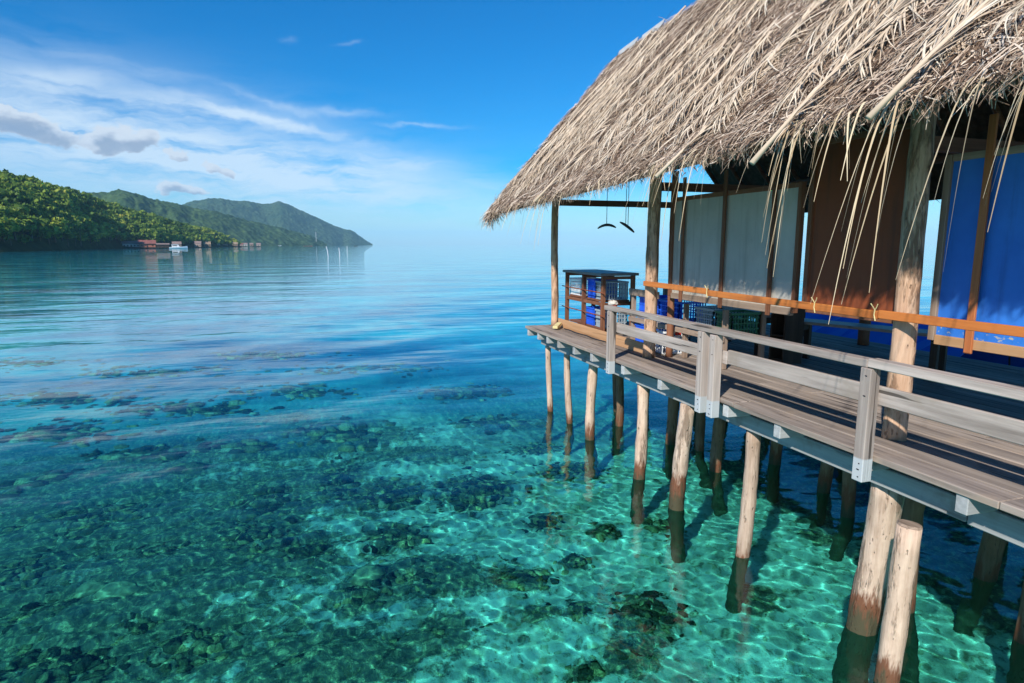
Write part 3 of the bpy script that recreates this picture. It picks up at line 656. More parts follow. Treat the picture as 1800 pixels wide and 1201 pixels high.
def speedboat():
    t = empty('speedboat', (-100.5, 577, 0), 'white cabin speedboat moored right of the red house', 'boat'); t.rotation_euler = (0, 0, R(8)); t.scale = (1.15,) * 3
    b, rows = hull(11.5, 3.2, 1.2, .8); mesh_part(b, 'hull', M['white_paint'], t)
    mesh_part(MB().add([r[0] for r in rows] + [r[4] for r in rows], [(i, i + 1, 14 + i, 13 + i) for i in range(12)]), 'deck', M['white_paint'], t)
    mesh_part(MB().add([(-4, -1.2, 1.2), (1.2, -1.2, 1.3), (-.2, -1.0, 2.9), (-4, -1.0, 2.9), (-4, 1.2, 1.2), (1.2, 1.2, 1.3), (-.2, 1.0, 2.9), (-4, 1.0, 2.9)],
                       [(0, 1, 2, 3), (4, 7, 6, 5), (1, 5, 6, 2), (0, 3, 7, 4), (3, 2, 6, 7), (0, 4, 5, 1)]), 'cabin', M['white_paint'], t)
    for s in (-1, 1): mesh_part(MB().box(-3.6, -.6, s * 1.14 - .06, s * 1.14 + .06, 1.9, 2.5), 'window', M['dark'], t)
    mesh_part(MB().box(-4.4, .3, -1.25, 1.25, 2.95, 3.1), 'roof', M['white_paint'], t)
    mesh_part(MB().box(-6.3, -5.75, -.3, .3, .2, 1.5), 'outboard_motor', M['dark'], t)
speedboat()
def canoe(loc, L, rot, m, lab, awning=None):
    t = empty('small_boat', loc, lab, 'boat'); t.rotation_euler = (0, 0, rot)
    b, rows = hull(L, L * .17, .7, .5); mesh_part(b, 'hull', m, t)
    for k in (.3, .6): mesh_part(MB().box(-L / 2 + L * k - .15, -L / 2 + L * k + .15, -L * .075, L * .075, .42, .48), 'thwart', M['trunk'], t)
    if awning:
        mesh_part(MB().box(-L * .3, L * .2, -L * .07, L * .07, 2.0, 2.12), 'awning', awning, t)
        for k in (-.28, .18):
            for s in (-1, 1): mesh_part(MB().box(L * k - .05, L * k + .05, s * L * .06 - .05, s * L * .06 + .05, .5, 2.0), 'awning_post', M['trunk'], t)
canoe((-75.3, 1050, 0), 10, R(10), M['dark'], 'dark open canoe off the wooded point')
canoe((-77.6, 1892, 0), 16, R(0), M['white_paint'], 'white and yellow boat far off below the middle hill', M['string'])
canoe((.9, 1368, 0), 18, R(-4), M['rust'], 'red boat with a flat roof far out on the bay', RB)
canoe((94.5, 1338, 0), 8, R(0), M['dark'], 'small dark boat below the tip of the far headland')
canoe((-123, 600, 0), 7, R(20), M['dark'], 'dark canoe moored in front of the low shed')
for (x, y, h, ln, lab) in [(5.7, 193, 2.9, -.45, 'leaning white marker pole in the bay, leftmost of three'), (9.6, 207, 2.4, -.15, 'short white marker pole in the bay, middle of three'), (17.2, 298, 2.8, .05, 'white marker pole in the bay, rightmost and farthest of three')]:
    t = empty('marker_pole', (x, y, 0), lab, 'pole')
    MB().tube([(x, y, -4), (x, y, 0), (x + ln * .3, y, h * .55), (x + ln, y, h)], [.11, .10, .09, .08], 8).build('shaft', M['white_paint'], t)
    MB().tube([(x + ln, y, h), (x + ln * 1.02, y, h + .05)], [.12, .07], 8).build('cap', M['white_paint'], t)
mx_, my_ = pol(.75, 2150)
t = empty('radio_mast', (mx_, my_, 8), 'thin pale radio mast at the foot of the middle hill', 'mast')
for dx in (-.7, .7): MB().bar((mx_ + dx, my_, 8), (mx_ + dx * .2, my_, 44), .35, .35).build('mast_leg', M['white_paint'], t)
for k in range(7): MB().bar((mx_ - .6, my_ + .2, 11 + k * 4.6), (mx_ + .6, my_ + .2, 13.5 + k * 4.6), .2, .2).build('brace', M['white_paint'], t)

# ---------------------------------------------------------------- stilt deck
DZ = 1.82; Y0, Y1 = -.35, 12.1; XE, XB = 4.2, 9.2
deck = empty('stilt_deck', (6.7, 6, 0), 'weathered grey plank deck standing on wooden stilts over clear water', 'deck')
def planks():
    x = XE; row = 0
    while x < XB - .05:
        wd = random.uniform(.19, .235) if row else .235
        y = Y0; cuts = [Y0]
        while y < Y1 - 2.2:
            y += random.uniform(2.4, 4.4)
            if y < Y1 - 1: cuts.append(y)
        cuts.append(Y1 + (random.uniform(-.05, .05)))
        for a, b in zip(cuts, cuts[1:]):
            dz = random.uniform(-.003, .003); th = .055 if row == 0 else .045
            MB().box(x, x + wd, a + .003, b - .003, DZ - th + dz, DZ + dz, .006).build('plank', M['deck'], deck)
        x += wd + random.uniform(.009, .016); row += 1
planks()
for k, y in enumerate([.2, 1.2, 1.95, 2.95, 3.82, 4.76, 5.55, 6.9, 7.9, 8.95, 9.65, 10.35, 10.9, 11.4, 11.98]):
    MB().box(XE + .02, XB - .05, y - .045, y + .045, 1.625, 1.762, .006).build('joist', M['joist'], deck)
for bx in (4.56, 6.45, 8.9):
    for a, b in ((Y0, 3.1), (3.11, 6.35), (6.36, 9.3), (9.31, 12.0)):
        MB().box(bx - .05, bx + .05, a, b, 1.44 + random.uniform(-.01, .01), 1.621, .008).build('beam', M['beam'], deck)
def stilt(x, y, r, m, par, z1=1.44, lean=(0, 0), nm='stilt', z0=None, n=12, wob=.065):
    z0 = float(bed_z(x, y)) - .3 if z0 is None else z0
    ph = random.uniform(0, 6.28); pts = []; rad = []; N_ = 24
    for k in range(N_):
        t_ = k / (N_ - 1); z = z0 + (z1 - z0) * t_
        pts.append((x + lean[0] * z + wob * math.sin(z * 1.5 + ph) * (1 - t_ * .5) * .8, y + lean[1] * z + wob * math.cos(z * 1.1 + ph * 1.7) * .8, z))
        rad.append(r * (1.06 - .12 * t_ + random.uniform(-.06, .06)))
    o = MB().tube(pts, rad, n, True, 0, .045).build(nm, m, par, True); o.cycles.is_caustics_receiver = True
    return o
for x, y, r, ln in [(4.68, 11.98, .062, (.012, 0)), (4.74, 11.06, .064, (.0, 0)), (4.72, 9.9, .09, (.02, .03)), (4.58, 7.97, .088, (.01, 0)), (4.54, 6.8, .1, (.02, 0)), (4.56, 5.57, .082, (.03, .0)), (4.64, 3.95, .135, (.03, -.02)), (4.6, 2.3, .1, (0, 0)), (4.6, .8, .1, (0, 0))]:
    stilt(x, y, r, M['stilt'], deck, 1.44, ln)
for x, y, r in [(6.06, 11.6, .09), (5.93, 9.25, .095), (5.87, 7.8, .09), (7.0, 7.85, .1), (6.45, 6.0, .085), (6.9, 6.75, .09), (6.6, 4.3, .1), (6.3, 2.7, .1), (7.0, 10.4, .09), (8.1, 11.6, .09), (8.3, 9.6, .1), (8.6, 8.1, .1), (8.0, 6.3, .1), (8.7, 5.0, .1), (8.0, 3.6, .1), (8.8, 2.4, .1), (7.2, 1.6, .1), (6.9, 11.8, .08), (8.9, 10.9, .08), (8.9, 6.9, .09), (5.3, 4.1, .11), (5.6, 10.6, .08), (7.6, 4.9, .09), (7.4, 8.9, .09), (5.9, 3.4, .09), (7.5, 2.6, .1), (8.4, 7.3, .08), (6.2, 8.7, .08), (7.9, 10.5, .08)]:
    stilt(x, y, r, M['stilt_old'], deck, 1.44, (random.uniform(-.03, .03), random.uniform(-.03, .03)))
def mooring():
    t = empty('mooring_post', (4.23, 3.39, 0), 'short thick weathered post cut off below the deck, leaning in front of the stilts', 'post')
    pts = []; rad = []
    for k in range(16):
        u = k / 15; z = -1.9 + 3.26 * u; pts.append((4.235 + .028 * z + .012 * math.sin(z * 3), 3.385 - .03 * z + .01 * math.sin(z * 2.2), z)); rad.append(.092 + random.uniform(-.004, .004))
    b = MB().tube(pts, rad, 14, True, .06, .035); o = b.build('shaft', M['stilt'], t, True); o.cycles.is_caustics_receiver = True
    e = pts[-1]; MB().tube([(e[0], e[1], e[2] - .004), (e[0] + .002, e[1], e[2] + .012)], [.089, .078], 14, True, .05).build('cut_top', M['greyy'], t)
mooring()

# ---------------------------------------------------------------- railing
rail = empty('deck_railing', (4.15, 6, 1.82), 'grey weathered timber railing along the front edge of the deck', 'railing')
for y, top in ((8.12, 2.52), (5.88, 2.52), (5.66, 2.51), (3.70, 2.52), (1.5, 2.52), (-.2, 2.52)):
    MB().box(4.09, 4.192, y - .05, y + .05, 1.60, top, .006).build('post', M['railpost'], rail)
MB().bar((4.155, 8.30, 2.557), (4.15, 3.70, 2.553), .10, .066, .006).build('top_rail', M['rail'], rail)
MB().bar((4.145, 3.694, 2.562), (4.15, -.3, 2.556), .10, .068, .006).build('top_rail', M['rail'], rail)
MB().bar((4.222, 8.12, 2.28), (4.222, 5.55, 2.27), .036, .14, .005).build('middle_rail', M['rail'], rail)
MB().bar((4.224, 5.54, 2.285), (4.224, 3.72, 2.29), .036, .15, .005).build('middle_rail', M['rail'], rail)
MB().bar((4.222, 3.71, 2.30), (4.222, -.3, 2.30), .036, .15, .005).build('middle_rail', M['rail'], rail)

for y in (8.12, 5.88, 5.66, 3.70, 1.5):
    for z in (1.64, 1.70, 1.75, 2.30, 2.46): MB().tube([(4.0905, y - .018 + random.uniform(0, .03), z), (4.086, y - .018, z)], .0045, 6).build('nail_head', M['cord'], rail)
# ---------------------------------------------------------------- thatched hut
hut = empty('thatched_hut', (6.7, 6, DZ), 'open thatched roof hut on posts standing on the deck', 'hut')
PIT = R(48.0); XR = 6.7; XEAVE = 3.57
ez = lambda Y: 4.19 + (8 - Y) * .026
def hpost(x, y, r, z1, m, lean=(0, 0), sq=.05, n=14, wob=.02):
    pts = []; rad = []; ph = random.uniform(0, 6)
    for k in range(19):
        u = k / 18; z = DZ + .001 + (z1 - DZ) * u; pts.append((x + lean[0] * (z - DZ) + wob * math.sin(z * 2 + ph), y + lean[1] * (z - DZ) + wob * math.cos(z * 1.6 + ph), z)); rad.append(r * (1.05 - .1 * u + random.uniform(-.04, .04)))
    return MB().tube(pts, rad, n, True, sq, .04).build('post', m, hut, True)
hpost(4.74, 11.85, .072, 4.55, M['post']); hpost(4.72, 8.05, .09, 4.5, M['post'], (0, -.02)); hpost(4.72, 3.93, .096, 4.62, M['post'], (.02, .02), .07); hpost(4.72, .1, .11, 4.6, M['post'])
hpost(5.03, 8.0, .05, 4.5, M['brown_z'])
for y in (11.85, 8.0, 4.0, .1): hpost(8.75, y, .09, 4.55, M['stilt_old'] if False else M['brown_z'])
for x in (4.74, 8.75):
    MB().tube([(x, -.3, ez(-.3) + .52), (x, 4, ez(4) + .50), (x, 8, ez(8) + .46), (x, 12.4, ez(12.4) + .45)], .06, 10).build('eave_beam', M['brown_y'], hut, True)
for y in (.15, 3.98, 8.1, 11.8): MB().bar((4.8, y + .1, 4.30), (8.75, y + .1, 4.30), .07, .12).build('tie_beam', M['brown_x'], hut)
MB().bar((4.80, 8.62, 4.05), (5.9, 8.62, 4.05), .05, .05).build('tie_beam', M['brown_x'], hut)
MB().tube([(XR, -.4, 7.35), (XR, 12.7, 7.3)], .06, 8).build('ridge_pole', M['brown_y'], hut, True)
up = Vector((math.cos(PIT), 0, math.sin(PIT))); nrm = Vector((-math.sin(PIT), 0, math.cos(PIT))); S_MAX = (XR - XEAVE) / math.cos(PIT)
def RP(s, y, h=0.0, back=False):
    p = Vector((XEAVE, y, ez(y))) + up * s + nrm * h
    if back: p.x = 2 * XR - p.x
    return p
for k in range(17):
    y = .0 + k * .78
    for back in (False, True):
        MB().tube([RP(.25, y, -.16, back), RP(S_MAX - .05, y, -.16, back)], [.045, .035], 8).build('rafter', M['brown_x'], hut, True)
for s in np.arange(.35, 4.5, .34):
    MB().tube([RP(s, -.4, -.105), RP(s, 4, -.105), RP(s, 8, -.105), RP(s, 12.5, -.105)], .018, 6).build('batten_pole', M['brown_y'], hut)
for y in (3.22, 3.86, 4.9, 6.05, 7.1, 2.3):   # grey plastic pipe ends poking out under the eave
    a = RP(.36, y, -.235); b_ = RP(1.05, y, -.235); MB().tube([a, b_], .055, 14).build('pipe_end', M['pvc'], hut, True)
def rake(s): return 12.62 + .09 * s
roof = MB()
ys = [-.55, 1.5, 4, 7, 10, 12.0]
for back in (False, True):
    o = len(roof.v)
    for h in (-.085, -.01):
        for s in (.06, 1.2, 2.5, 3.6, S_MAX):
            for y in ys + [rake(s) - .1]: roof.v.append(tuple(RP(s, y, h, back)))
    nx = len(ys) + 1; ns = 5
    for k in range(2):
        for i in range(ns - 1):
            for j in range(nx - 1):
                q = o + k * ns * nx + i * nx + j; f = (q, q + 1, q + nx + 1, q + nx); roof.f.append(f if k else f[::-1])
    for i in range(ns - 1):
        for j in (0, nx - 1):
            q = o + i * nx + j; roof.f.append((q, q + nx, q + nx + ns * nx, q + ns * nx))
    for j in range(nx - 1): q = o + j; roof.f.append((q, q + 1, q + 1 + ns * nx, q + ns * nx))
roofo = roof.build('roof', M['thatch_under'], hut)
def strips(p0, d, L, W, nrm_, lift, droop, curl, r, seg=3, zdrop=None):
    """leaf strips: p0 (N,3) start, d (N,3) direction, curved up by lift and down by droop"""
    n = len(p0); side = np.cross(nrm_, d); side /= np.linalg.norm(side, axis=1)[:, None] + 1e-9
    out = np.zeros((n, seg + 1, 2, 3)); tw = r.uniform(-1, 1, (n, 1))
    for k in range(seg + 1):
        t_ = k / seg; c = p0 + d * (L * t_)[:, None] + nrm_ * ((lift * t_ - droop * t_ * t_))[:, None] + side * (curl * t_ * t_)[:, None]
        if zdrop is not None: c[:, 2] -= zdrop * t_ * t_
        wv = (side * math.cos(.3) + nrm_ * tw * (.2 + .7 * t_)); wv /= np.linalg.norm(wv, axis=1)[:, None]
        wk = W * (1 - .78 * t_ ** 1.5)
        out[:, k, 0] = c - wv * wk[:, None] / 2; out[:, k, 1] = c + wv * wk[:, None] / 2
    v = out.reshape(-1, 3); b = (np.arange(n) * (seg + 1) * 2)[:, None, None] + (np.arange(seg) * 2)[None, :, None]
    q = (b + np.array([0, 1, 3, 2])[None, None, :]).reshape(-1, 4)
    return v, q
UP = np.array(up[:]); NR = np.array(nrm[:]); OFF = np.array((6.7, 6, DZ))
def roof_pt(s, y, h): return np.stack([XEAVE + up.x * s + nrm.x * h, y, 4.19 + (8 - y) * .026 + up.z * s + nrm.z * h], -1)
def merge(parts):
    V = []; Q = []; o = 0
    for v, q in parts: V.append(v); Q.append(q + o); o += len(v)
    return np.concatenate(V), np.concatenate(Q)
def thatch_cover():
    r = np.random.default_rng(3); parts = []
    for n, back in ((112000, False), (8000, True)):
        y = r.uniform(-.5, 12.7, n); s = r.uniform(.02, S_MAX + .1, n); y = np.where(r.random(n) < .03, rake(s) - r.random(n) * .2, y); s = np.where(y > rake(s), s * .5, s)
        clump = fbm(y * 3.2, s * 2.1, 12, 3)
        th = np.where(r.random(n) < .22, r.normal(.3, 1.2, n), r.normal(.15, .5, n)) + (clump - .5) * 2.2; h = r.uniform(-.02, .06, n) + (clump - .5) * .05
        d = -UP[None] * np.cos(th)[:, None] + np.array((0, 1.0, 0))[None] * np.sin(th)[:, None]
        L = r.uniform(.14, .44, n); L = np.minimum(L, np.maximum(.1, (s + .03) / np.maximum(.2, np.cos(th)))); W = r.uniform(.006, .016, n)
        v, q = strips(roof_pt(s, y, h), d, L, W, np.tile(NR, (n, 1)), r.uniform(.0, .085, n), r.uniform(.02, .12, n), r.normal(0, .11, n), r)
        if back: v[:, 0] = 2 * XR - v[:, 0]
        parts.append((v, q))
    n = 2200                                        # loose tufts along ridge and far rake
    s = r.uniform(0, S_MAX, n); s[:1000] = S_MAX + r.uniform(-.12, .04, 1000); y = rake(s) + r.uniform(-.25, .03, n); y[:1000] = r.uniform(-.5, 13.0, 1000)
    th = r.normal(.3, .7, n); d = -UP[None] * np.cos(th)[:, None] + np.array((0, 1.0, 0))[None] * np.sin(th)[:, None]
    parts.append(strips(roof_pt(s, y, r.uniform(0, .08, n)), d, r.uniform(.12, .3, n), r.uniform(.01, .024, n), np.tile(NR, (n, 1)), r.uniform(.02, .10, n), r.uniform(.05, .2, n), r.normal(0, .06, n), r))
    v, q = merge(parts); o = link('thatch', np_mesh('thatch', v - OFF, q), M['thatch'], hut); tag(o, kind='stuff')
    # ragged fringe hanging from the eave
    n = 1500; y = r.uniform(-.5, 12.65, n); d = np.stack([r.normal(-.25, .22, n), r.normal(.1, .35, n), r.uniform(-1, -.35, n)], -1); d /= np.linalg.norm(d, axis=1)[:, None]
    k = fbm(y * 2.5, y * 0 + 3, 5, 3)
    p = strips(roof_pt(r.uniform(-.02, .14, n), y, r.uniform(-.09, .03, n)), d, r.uniform(.03, .10, n) * (.4 + 1.2 * k), r.uniform(.009, .022, n), np.tile(NR, (n, 1)), r.uniform(0, .05, n), r.uniform(0, .08, n), r.normal(0, .03, n), r)
    n2 = 500; y2 = rake(0) + r.uniform(-.5, .02, n2); d2 = np.stack([r.normal(-.3, .3, n2), r.normal(.2, .3, n2), r.uniform(-1, -.4, n2)], -1); d2 /= np.linalg.norm(d2, axis=1)[:, None]
    p2 = strips(roof_pt(r.uniform(-.1, .2, n2), y2, r.uniform(-.08, .06, n2)), d2, r.uniform(.1, .28, n2), r.uniform(.009, .022, n2), np.tile(NR, (n2, 1)), r.uniform(0, .05, n2), r.uniform(0, .08, n2), r.normal(0, .03, n2), r)
    v, q = merge([p, p2]); o = link('eave_fringe', np_mesh('eave_fringe', v - OFF, q), M['thatch'], hut); tag(o, kind='stuff')
    # long drooping leaflets in bunches
    Vs = []
    for (yc, sp, cnt, Lm) in [(12.0, .4, 16, .32), (11.2, .3, 12, .38), (10.2, .25, 12, .5), (9.45, .22, 24, .72), (8.6, .3, 12, .4), (7.6, .3, 10, .3), (6.0, .2, 26, .66), (5.3, .2, 18, .62), (3.95, .2, 34, .8), (3.5, .1, 10, .5), (3.12, .09, 20, 1.1), (2.62, .06, 8, 1.0), (2.33, .1, 12, .75), (1.4, .3, 14, .6), (.3, .3, 14, .6)]:
        cnt = int(cnt * .55); y = r.normal(yc, sp, cnt); n = cnt
        d = np.stack([r.normal(-.40, .2, n), r.normal(.05, .28, n), r.uniform(-.6, .1, n)], -1); d /= np.linalg.norm(d, axis=1)[:, None]
        L = Lm * r.uniform(.5, 1.15, n)
        Vs.append(strips(roof_pt(r.uniform(-.02, .12, n), y, r.uniform(.02, .08, n)), d, L * .30, r.uniform(.008, .017, n), np.tile(NR, (n, 1)), r.uniform(.0, .10, n), r.uniform(-.05, .06, n), r.normal(.0, .10, n), r, 9, L * r.uniform(.75, 1.15, n)))
    v, q = merge(Vs); o = link('hanging_leaflets', np_mesh('hanging_leaflets', v - OFF, q), M['strand'], hut); tag(o, kind='stuff')
thatch_cover()
def frond(s0, y0, s1, y1, h=.09, rr=.014, leaf=.42, nleaf=46, seed=0, bare=.0, over=0.0, flat=.6):
    """a whole dry palm frond laid on the thatch: rib from (s0,y0) to (s1,y1), leaflets swept towards its tip (s1)"""
    r = np.random.default_rng(seed); N_ = 9; pts = []
    for k in range(N_):
        u = k / (N_ - 1); s = s0 + (s1 - s0) * u; pts.append(RP(s, y0 + (y1 - y0) * u + .05 * math.sin(u * 3 + seed), h + .02 * math.sin(u * 5 + seed) + (over if s < 0 else 0)))
    b = MB().tube(pts, [rr * (1.15 - .85 * k / (N_ - 1)) * (1.0 if k else 1.25) * r.uniform(.88, 1.1) for k in range(N_)], 6, True, 0.0, .08); base = len(b.v)
    P = np.array([p[:] for p in pts]); axis = P[-1] - P[0]; axis /= np.linalg.norm(axis); lat = np.cross(NR, axis)
    n = nleaf * 2; t_ = np.sort(r.uniform(bare, 1, n)); sg = np.where(np.arange(n) % 2, 1, -1); idx = t_ * (N_ - 1)
    p0 = np.stack([np.interp(idx, np.arange(N_), P[:, c]) for c in range(3)], -1)
    ang = np.abs(r.normal(.36, .2, n)) + .06; d = axis[None] * np.cos(ang)[:, None] + lat[None] * (sg * np.sin(ang))[:, None]; L = leaf * (1 - .45 * np.abs(t_ - .45) * 1.5) * r.uniform(.7, 1.15, n)
    v, q = strips(p0, d, L, r.uniform(.009, .02, n), np.tile(NR, (n, 1)), r.uniform(.02, .08, n), r.uniform(.06, .16, n), r.normal(0, .05, n), r, 4)
    b.v += [tuple(x) for x in v]; b.f += [tuple(int(i) + base for i in f) for f in q]
    return b.build('palm_frond', M['frond'], roofo, True)
r_ = random.Random(4)
for k in range(100):
    y = r_.uniform(.2, 12.4); s_top = r_.uniform(1.3, 4.6); Lf = r_.uniform(1.3, 2.6); dy = r_.uniform(-.15, .75) * Lf * .3
    frond(s_top, y, max(.42, s_top - Lf), min(12.75, y + dy), r_.uniform(.07, .12), r_.uniform(.010, .017), r_.uniform(.34, .56), 44, k)
frond(-.40, 4.05, 2.3, 3.60, .11, .016, .5, 64, 101, .14); frond(-.22, 3.10, 2.4, 2.62, .11, .017, .55, 64, 102, .12)
frond(-.28, 5.55, 2.0, 5.2, .11, .016, .45, 54, 103, .12); frond(-.15, 2.25, 2.2, 1.7, .11, .015, .5, 54, 104, .1); frond(-.1, 9.5, 2.1, 9.0, .11, .014, .45, 48, 105, .1)
# loose plastic sheet showing along the ridge and the far rake
for (a, b_) in ((12.95, 12.1), (11.95, 11.1)):
    MB().add([RP(S_MAX - .10, b_ + .1, .06), RP(S_MAX - .10, a, .05), RP(S_MAX + .01, a, .10), RP(S_MAX + .02, b_, .12), RP(S_MAX - .10, b_ + .1, .065), RP(S_MAX - .10, a, .055), RP(S_MAX + .01, a, .106), RP(S_MAX + .02, b_, .126)],
             [(0, 1, 2, 3), (4, 7, 6, 5), (0, 4, 5, 1), (1, 5, 6, 2), (2, 6, 7, 3), (3, 7, 4, 0)]).build('ridge_sheet', M['sheet'], hut)
# orange hand rail in front of the posts
for a, b_, z in ((7.98, 6.46, 2.92), (6.45, 4.06, 2.892), (4.05, -.3, 2.888)):
    MB().bar((4.575, a, z), (4.575, b_, z - .012), .038, .07, .004).build('hand_rail', M['orange'], hut)
for y, z in ((6.45, 2.89), (4.75, 2.88), (4.08, 2.88)):
    for s in (-1, 1): MB().tube([(4.553, y, z + .04), (4.548, y + s * .02, z + .07), (4.54, y + s * .035, z + .095)], .004, 5).build('string_tie', M['string'], hut)
    MB().tube([(4.552, y, z + .042), (4.551, y + .004, z), (4.552, y - .012, z - .05)], .005, 5).build('string_tie', M['string'], hut)
MB().box(4.79, 4.82, 8.2, 11.76, DZ + .002, DZ + .17, .004).build('kick_board', M['tan'], hut)

# ---------------------------------------------------------------- wall panels hung behind the posts
def panel(nm, y0, y1, z0, z1, sheet, lab, frame_z, frame_y, battens, bm, bottom, x=4.95, tilt=0.0):
    t = empty(nm, (x, (y0 + y1) / 2, z0), lab, 'wall panel')
    MB().box(x, x + .012, y0 + .05, y1 - .05, z0 + .05, z1 - .05).build('sheet', sheet, t)
    for y in (y0, y1 - .055): MB().box(x - .028, x + .03, y, y + .055, z0, z1, .004).build('frame_stile', frame_z, t)
    MB().box(x - .024, x + .026, y0 + .058, y1 - .058, z1 - .055, z1, .004).build('frame_rail', frame_y, t)
    MB().box(x - .024, x + .026, y0 + .058, y1 - .058, z0 - .03, z0 + .05, .004).build('frame_rail', bottom, t)
    for y in battens: MB().box(x - .05, x - .0265, y - .03, y + .03, z0 - .06, z1 + .25, .004).build('batten', bm, t)
    return t
panel('wall_panel', 5.42, 7.90, 2.74, 4.12, M['canvas'], 'pale grey green wall panel with thin brown battens, left of the three', M['brown_z'], M['brown_y'], (7.57, 6.68, 5.81), M['brown_z'], M['greyy'])
panel('wall_panel', 4.05, 5.32, 2.80, 4.50, M['brown_panel'], 'dark brown wall panel between the grey and the blue panel', M['brown_z'], M['brown_y'], (), M['brown_z'], M['brown_y'])
panel('wall_panel', 1.60, 3.88, 2.68, 4.18, M['blue_panel'], 'bright blue wall panel with orange battens at right', M['greyz'], M['greyy'], (3.52, 2.55), M['orange_z'], M['tan'])
panel('wall_panel', -.3, 1.50, 2.68, 4.18, M['canvas'], 'grey wall panel beyond the blue one', M['brown_z'], M['brown_y'], (.6,), M['brown_z'], M['greyy'])

# ---------------------------------------------------------------- racks, crates and furniture
def crate(x, y, z, wx, wy, h, m, lab, solid=False, tag_m=None):
    t = empty('plastic_crate', (x, y, z), lab, 'crate'); x0, x1, y0, y1 = x - wx / 2, x + wx / 2, y - wy / 2, y + wy / 2
    if solid:
        b = MB()
        for (a0, a1, b0, b1) in ((x0, x0 + .012, y0, y1), (x1 - .012, x1, y0, y1), (x0 + .0125, x1 - .0125, y0, y0 + .012), (x0 + .0125, x1 - .0125, y1 - .012, y1)): b.box(a0, a1, b0, b1, z + .003, z + h - .03)
        b.build('shell', m, t); b = MB(); n = 6
        for k in range(1, n): b.box(x0 - .008, x0 - .0005, y0 + wy * k / n - .007, y0 + wy * k / n + .007, z + .03, z + h - .05)
        for k in range(1, n): b.box(x0 + wx * k / n - .007, x0 + wx * k / n + .007, y0 - .008, y0 - .0005, z + .03, z + h - .05)
        for zz in (z + h * .35, z + h * .62): b.box(x0 - .0115, x0 - .0085, y0, y1, zz, zz + .016); b.box(x0, x1, y0 - .0115, y0 - .0085, zz, zz + .016)
        b.build('rib', m, t)
    else:
        b = MB(); n = 9
        for k in range(n + 1):
            u = k / n
            for (px, py) in ((x0, y0 + wy * u), (x1, y0 + wy * u), (x0 + wx * u, y0), (x0 + wx * u, y1)): b.box(px - .006, px + .006, py - .006, py + .006, z + .012, z + h - .03)
        for zz in (.02, .28, .52, .74): 
            zc = z + h * zz
            for (a0, a1, b0, b1) in ((x0 - .007, x0 + .005, y0, y1), (x1 - .005, x1 + .007, y0, y1), (x0 + .008, x1 - .008, y0 - .0075, y0 + .005), (x0 + .008, x1 - .008, y1 - .005, y1 + .0075)): b.box(a0, a1, b0, b1, zc, zc + .014)
        b.build('lattice', m, t)
    MB().box(x0, x1, y0, y1, z, z + .01).build('base', m, t)
    b = MB()
    for (a0, a1, b0, b1) in ((x0 - .015, x0 + .012, y0 - .015, y1 + .015), (x1 - .012, x1 + .015, y0 - .015, y1 + .015), (x0 + .0125, x1 - .0125, y0 - .015, y0 + .012), (x0 + .0125, x1 - .0125, y1 - .012, y1 + .015)): b.box(a0, a1, b0, b1, z + h - .03, z + h, .003)
    b.build('rim', m, t)
    if tag_m: MB().box(x0 - .018, x0 - .0155, y - .05, y + .04, z + h - .06, z + h - .015).build('tag', tag_m, t); MB().box(x - .05, x + .05, y0 - .018, y0 - .0155, z + h - .06, z + h - .01).build('tag', tag_m, t)
    return t
t = empty('crate_rack', (5.37, 11.2, DZ), 'tall brown timber rack with dark top at the far end of the deck', 'rack')
for x in (5.05, 5.65):
    for y in (12.0, 11.17, 10.33): MB().box(x, x + .07, y - .035, y + .035, DZ + .001, 2.905, .004).build('upright', M['brown_z'], t)
MB().box(5.0, 5.77, 10.26, 12.06, 2.906, 2.955, .004).build('top', M['table'], t)
for z in (1.90, 2.42):
    for y0 in (10.37, 11.21): MB().box(5.122, 5.648, y0, y0 + .755, z, z + .035, .003).build('shelf', M['brown_y'], t)
    for x in (5.055, 5.655):
        for y0 in (10.366, 11.206): MB().box(x, x + .05, y0, y0 + .763, z - .06, z - .002, .003).build('shelf_rail', M['brown_y'], t)
for y in (10.33, 11.17, 12.0):
    for z in (2.36, 2.84): MB().box(5.121, 5.649, y - .025, y + .025, z, z + .055, .003).build('cross_rail', M['brown_x'], t)
for z in (2.62, 2.20): MB().tube([(5.035, 12.15, z), (5.035, 11.2, z - .01), (5.035, 10.2, z - .02)], .011, 6).build('rod', M['rust'], t)
crate(5.38, 11.72, 2.456, .46, .52, .34, M['white_plastic'], 'white lattice crate on the upper shelf of the tall rack')
crate(5.38, 10.98, 2.456, .46, .30, .36, M['blue_plastic'], 'blue crate on the upper shelf of the tall rack', True)
crate(5.38, 10.57, 2.456, .48, .34, .34, M['grey_plastic'], 'grey blue lattice crate at the near end of the upper rack shelf')
crate(5.38, 11.0, 1.936, .48, .34, .34, M['blue_plastic'], 'blue crate on the lower shelf of the tall rack', True)
crate(5.38, 10.57, 1.936, .48, .34, .33, M['grey_plastic'], 'grey lattice crate on the lower shelf of the tall rack')
t = empty('low_rack', (5.5, 8.1, DZ), 'low weathered timber rack holding crates behind the railing', 'rack')
for x in (5.18, 5.78):
    for y, zt in ((9.42, 2.72), (7.86, 2.62), (6.95, 2.62)): MB().box(x, x + .065, y - .03, y + .03, DZ + .001, zt, .004).build('upright', M['greyz'], t)
MB().box(5.14, 5.179, 8.55, 9.47, 2.63, 2.74, .004).build('top_rail', M['greyy'], t); MB().box(5.14, 5.179, 6.9, 9.47, 2.19, 2.262, .004).build('shelf_rail', M['greyy'], t)
MB().box(5.846, 5.88, 6.9, 9.47, 2.19, 2.262, .004).build('shelf_rail', M['greyy'], t)
